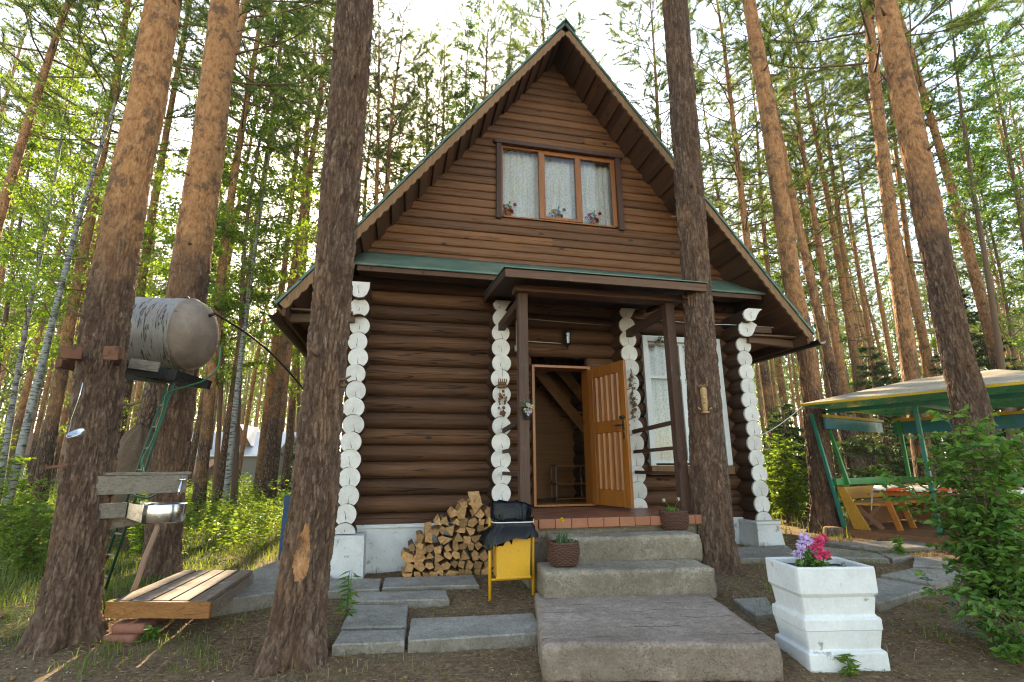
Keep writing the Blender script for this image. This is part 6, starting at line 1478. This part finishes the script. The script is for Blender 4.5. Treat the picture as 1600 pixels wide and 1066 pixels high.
m.add(V, [(j*n+k, j*n+k+1, (j+1)*n+k+1, (j+1)*n+k) for j in range(len(rowsz)-1) for k in range(n-1)]); m.build('face', M['carved'], cf, True)
m = MB(); m.M = CM
for k in range(8): m.tube([(-.04+.011*k, .012, .13), (-.05+.014*k, .035, .165), (-.06+.017*k, .02, .15+.01*(k % 3))], .011, 6)
m.build('hat', M['dried'], cf, True); m = MB(); m.M = CM; m.box(-.024, -.010, .034, .040, .03, .042).box(.010, .024, .034, .040, .03, .042).box(-.016, .016, .040, .046, -.065, -.057); m.build('features', M['crack'], cf)
m = MB(); m.M = CM; m.tube([(-.05, .02, -.14), (-.08, .03, -.11)], .010, 6); m.tube([(.05, .02, -.14), (.08, .03, -.12)], .010, 6); m.lathe([(0, -.19), (.045, -.185), (.05, -.165), (0, -.155)], (0, .02, 0), 12, cap=False); m.build('foot_rest', M['carved'], cf, True)

# ---------------------------------------------------------------- shrub, weeds, netting in the foreground
sb = make_bush(51, 1.75, 16, 'leaf_dark', .078, 'leafy_shrub', .50, 26); tag(sb, 'dense green shrub rising at the right edge of the foreground', 'shrub'); sb.location = (2.47, -3.66, gz(2.47, -3.66))
sb2 = make_bush(52, .62, 9, 'leaf_dark', .065, 'leafy_shrub', .75, 34); tag(sb2, 'low leafy shrub under the tall shrub in the lower right corner', 'shrub'); sb2.location = (2.12, -3.98, gz(2.12, -3.98))
def weed(name, label, px, py, H, n, mat, sd, w_=.018, ll=.11):
    p = gp(px, py); t = thing(name, label, 'weed', tuple(p)); rnd = random.Random(sd); rg = np.random.default_rng(sd); m = MB(); PP, DD = [], []
    for s_ in range(n):
        a = rnd.uniform(0, 6.28); tip = Vector((cos(a)*.06*n**.5*H, sin(a)*.06*n**.5*H, H*rnd.uniform(.7, 1))); p0 = Vector(p); m.tube([p0, p0+tip*.5+Vector((0, 0, .02)), p0+tip], [.005, .004, .002], 5)
        for k in range(int(26*H/.45)+4): f = .12+.88*rnd.random(); PP.append(tuple(tip*f)); b = rnd.uniform(0, 6.28); DD.append((cos(b), sin(b), rnd.uniform(-.5, .35)))
    m.build('stem', M['leaf_dark'], t, True); V, F = leaves(PP, DD, rg.uniform(.7, 1.2, len(PP))*ll, w_, rg); npmesh('leaves', V, F, M[mat], t); return t
weed('tall_weed', 'tall weed with narrow drooping leaves beside the grey slabs', 540, 972, .46, 2, 'leaf_dark', 1, .020, .12)
weed('broad_weed', 'broad leaved weed between the tank tree and the deck', 160, 968, .16, 3, 'leaf', 2, .035, .12)
weed('deck_weed', 'dark leafy weed in front of the deck bricks', 235, 1000, .10, 4, 'leaf_dark', 3, .04, .08)
weed('corner_weed', 'green weed at the left edge of the white planter', 1330, 1058, .16, 3, 'leaf', 4, .02, .08)
weed('path_weed', 'leafy seedling growing at the bend of the path', 1408, 872, .30, 3, 'leaf_dark', 5, .035, .08)
nt_ = thing('garden_netting', 'green wire netting at the foot of the shrub', 'netting', tuple(gp(1545, 990))); a, b = Vector(gp(1490, 985)), Vector(gp(1620, 1030)); m = MB()
for k in range(9): m.tube([a+Vector((0, 0, .03+.035*k)), a.lerp(b, .5)+Vector((0, .05, .04+.035*k)), b+Vector((0, 0, .02+.035*k))], .0022, 4, False)
for k in range(20): t = k/19; q = a.lerp(b, t)+Vector((0, .05*sin(pi*t), 0)); m.tube([q, q+Vector((.01, 0, .33))], .0022, 4, False)
m.build('net', M['wire'], nt_)

# ---------------------------------------------------------------- ground cover
def scatter(n, x0, x1, y0, y1, rng, keep):
    P = []
    while len(P) < n:
        x, y = rng.uniform(x0, x1), rng.uniform(y0, y1)
        if rng.random() < keep(x, y): P.append((x, y, gz(x, y)))
    return np.array(P)
rng = np.random.default_rng(12)
def clump(x, y): return .5+.5*noise.noise(Vector((x*1.1, y*1.1, 4)))+.35*noise.noise(Vector((x*3, y*3, 8)))
def inview(x, y): 
    a = math.atan2(x-CAM[0], y-CAM[1])-YAW; return abs(a) < radians(52)
def left_keep(x, y):
    if not inview(x, y) or x > -3.3 and y < 6.5: return 0
    b = sm(-1.9, -.2, y+.5*noise.noise(Vector((x*.8, y*.8, 0)))-.25*(x+5)*(x < -5)); 
    if -4.9 < x < -3.6 and y < -.4: b *= .12
    return b*max(.03, min(1, clump(x, y)))
P = scatter(42000, -13, -2.5, -2.5, 10, rng, left_keep); H = .06+.12*rng.random(len(P))**2+.08*np.array([max(0, noise.noise(Vector((p[0]*.7, p[1]*.7, 2)))) for p in P])
V, F = blades(P, H, rng.uniform(.3, 1., len(P)), rng, .0042); o = npmesh('meadow_grass', V, F, M['grass']); tag(o, 'sunlit green grass on the left behind the tank trees', 'grass', None, 'stuff')
P = scatter(22000, -26, 26, 6, 34, rng, lambda x, y: (0 if not inview(x, y) or (-3.5 < x < 5 and y < 8) else max(.05, clump(x, y)))); V, F = blades(P, rng.uniform(.15, .5, len(P)), rng.uniform(.2, .9, len(P)), rng, .012); o = npmesh('forest_grass', V, F, M['grass']); tag(o, 'tall grass on the forest floor farther back', 'grass', None, 'stuff')
P = scatter(7000, 2.9, 14, -.6, 12, rng, lambda x, y: 0 if (x < 3.6 and y < .6) or (-.4 < (x-4.67)*.934+y*.357 < 2.7 and -.3 < (x-4.67)*.357-y*.934 < 3.2) else (.9 if y > 1.3 else .35)*max(0, clump(x, y))); V, F = blades(P, rng.uniform(.08, .34, len(P)), rng.uniform(.2, .9, len(P)), rng, .005); o = npmesh('side_grass', V, F, M['grass']); tag(o, 'green grass beside the right corner of the cabin', 'grass', None, 'stuff')
def herbs(n, x0, x1, y0, y1, keep, hmin, hmax, name, label, lsz, mat='herb'):
    P = scatter(n, x0, x1, y0, y1, rng, keep); LP, LD = [], []
    for p in P:
        h = rng.uniform(hmin, hmax); tip = np.array([rng.normal(0, .12*h), rng.normal(0, .12*h), h])
        for k in range(13): f = .25+.75*rng.random(); a = rng.uniform(0, 6.28); LP.append(p+tip*f); LD.append((cos(a), sin(a), rng.uniform(-.2, .5)))
    V, F = leaves(LP, LD, rng.uniform(.6, 1.3, len(LP))*lsz, rng.uniform(.35, .55, len(LP))*lsz, rng); o = npmesh(name, V, F, M[mat]); tag(o, label, 'undergrowth', None, 'stuff')
herbs(3200, -15, -3, .6, 14, lambda x, y: 0 if not inview(x, y) or (x > -4.2 and y < 3) else sm(.4, 3, y)*max(0, min(1, 1.6*clump(x, y)-.35)), .25, .7, 'leafy_undergrowth', 'bright leafy undergrowth between the pines on the left', .075)
herbs(3600, -26, 24, 8, 34, lambda x, y: 0 if not inview(x, y) or (-3.5 < x < 5 and y < 9) else max(0, 1.6*clump(x, y)-.4), .3, 1.0, 'forest_undergrowth', 'leafy undergrowth covering the forest floor in the distance', .13)
herbs(500, 3.2, 12, 1.2, 10, lambda x, y: 0 if (-.4 < (x-4.67)*.934+y*.357 < 2.7 and -.3 < (x-4.67)*.357-y*.934 < 3.2) else max(0, clump(x, y)), .2, .6, 'side_undergrowth', 'leafy plants beyond the right corner of the cabin', .08)
def fore(x, y):
    if not inview(x, y) or (-.93 < x < 1.3 and y > -2.0): return 0
    return 1
n = 42000; P = scatter(n, -7, 6, -6.2, .3, rng, lambda x, y: fore(x, y)*(1 if y < 0 else .3)*max(.12, min(1, .55+.9*noise.noise(Vector((x*1.6, y*1.6, 33)))))); P[:, 2] += .006+.010*rng.random(n)
a = rng.uniform(0, 6.28, n); V, F = leaves(P, np.stack([np.cos(a), np.sin(a), rng.normal(0, .15, n)], 1), rng.uniform(.03, .08, n), .0038, rng, .0); o = npmesh('fallen_needles', V, F, M['litter']); tag(o, 'fallen pine needles covering the bare ground', 'litter', None, 'stuff')
n = 5500; P = scatter(n, -7, 6, -6.2, .3, rng, fore); P[:, 2] += .008; a = rng.uniform(0, 6.28, n); V, F = leaves(P, np.stack([np.cos(a), np.sin(a), rng.normal(0, .3, n)], 1), rng.uniform(.008, .024, n), rng.uniform(.006, .014, n), rng, .1); o = npmesh('wood_chips', V, F, M['chip']); tag(o, 'pale chips and flakes scattered on the bare ground', 'litter', None, 'stuff')
n = 7500; P = scatter(n, -7, 6, -6.0, .2, rng, lambda x, y: fore(x, y)*max(0, 1.5*noise.noise(Vector((x*1.7, y*1.7, 9)))+.55*(noise.noise(Vector((x*6, y*6, 1))))-.05)*(1.6 if x < -3.6 else 1.1 if x > 1 else .25)); V, F = blades(P, rng.uniform(.03, .13, n), rng.uniform(.3, 1., n), rng, .003); o = npmesh('sparse_grass', V, F, M['grass']); tag(o, 'sparse grass tufts on the bare foreground', 'grass', None, 'stuff')
n = 2600; P = scatter(n, -6, 6, -6.0, .2, rng, lambda x, y: fore(x, y)*max(0, 1.4*noise.noise(Vector((x*1.3, y*1.3, 19))))); V, F = blades(P, rng.uniform(.03, .10, n), rng.uniform(.7, 1., n), rng, .003); o = npmesh('dry_grass', V, F, M['drygrass']); tag(o, 'dry yellow grass lying on the bare foreground', 'grass', None, 'stuff')

n = 420; P = scatter(n, -7, 6, -6.0, .2, rng, fore); tw = MB()
for p in P[:420]:
    a = rng.uniform(0, 6.28); L = rng.uniform(.05, .26); d = Vector((cos(a), sin(a), rng.uniform(-.05, .08))); s_ = Vector((-sin(a), cos(a), 0))*rng.uniform(-.02, .02); q = Vector(p)+Vector((0, 0, .008)); tw.tube([q, q+d*L*.5+s_, q+d*L], [.0035, .003, .0018], 4, False)
o = tw.build('fallen_twigs', M['limb'], None); tag(o, 'thin fallen twigs on the bare ground', 'litter', None, 'stuff')
n = 150; P = scatter(n, -7, 6, -6.0, .2, rng, fore); cn = MB()
for p in P:
    q = Vector(p)+Vector((0, 0, .012)); a = rng.uniform(0, 6.28); s_ = rng.uniform(.8, 1.2); cn.M = Matrix.Translation(q) @ Matrix.Rotation(a, 4, 'Z') @ Matrix.Rotation(radians(80), 4, 'X') @ Matrix.Scale(s_, 4); cn.lathe([(0, -.022), (.012, -.018), (.017, -.006), (.014, .004), (.015, .006), (.009, .016), (0, .024)], (0, 0, 0), 8, cap=False)
o = cn.build('pine_cones', M['dried'], None, True); tag(o, 'small brown pine cones strewn over the bare ground', 'litter', None, 'stuff')

# ---------------------------------------------------------------- evening air
m = MB(); m.box(-260, 260, -120, 260, -6, 40); hz = m.build('haze', [], None); tag(hz, 'thin golden evening haze among the trees', 'haze', None, 'stuff')
hm = bpy.data.materials.new('evening_air'); hm.use_nodes = True; ht = hm.node_tree; ht.nodes.remove(ht.nodes['Principled BSDF'])
pv = ht.nodes.new('ShaderNodeVolumePrincipled'); pv.inputs['Density'].default_value = .0006; pv.inputs['Color'].default_value = (.92, .90, .84, 1); pv.inputs['Anisotropy'].default_value = .25
ht.links.new(pv.outputs[0], ht.nodes['Material Output'].inputs['Volume']); hz.data.materials.append(hm)
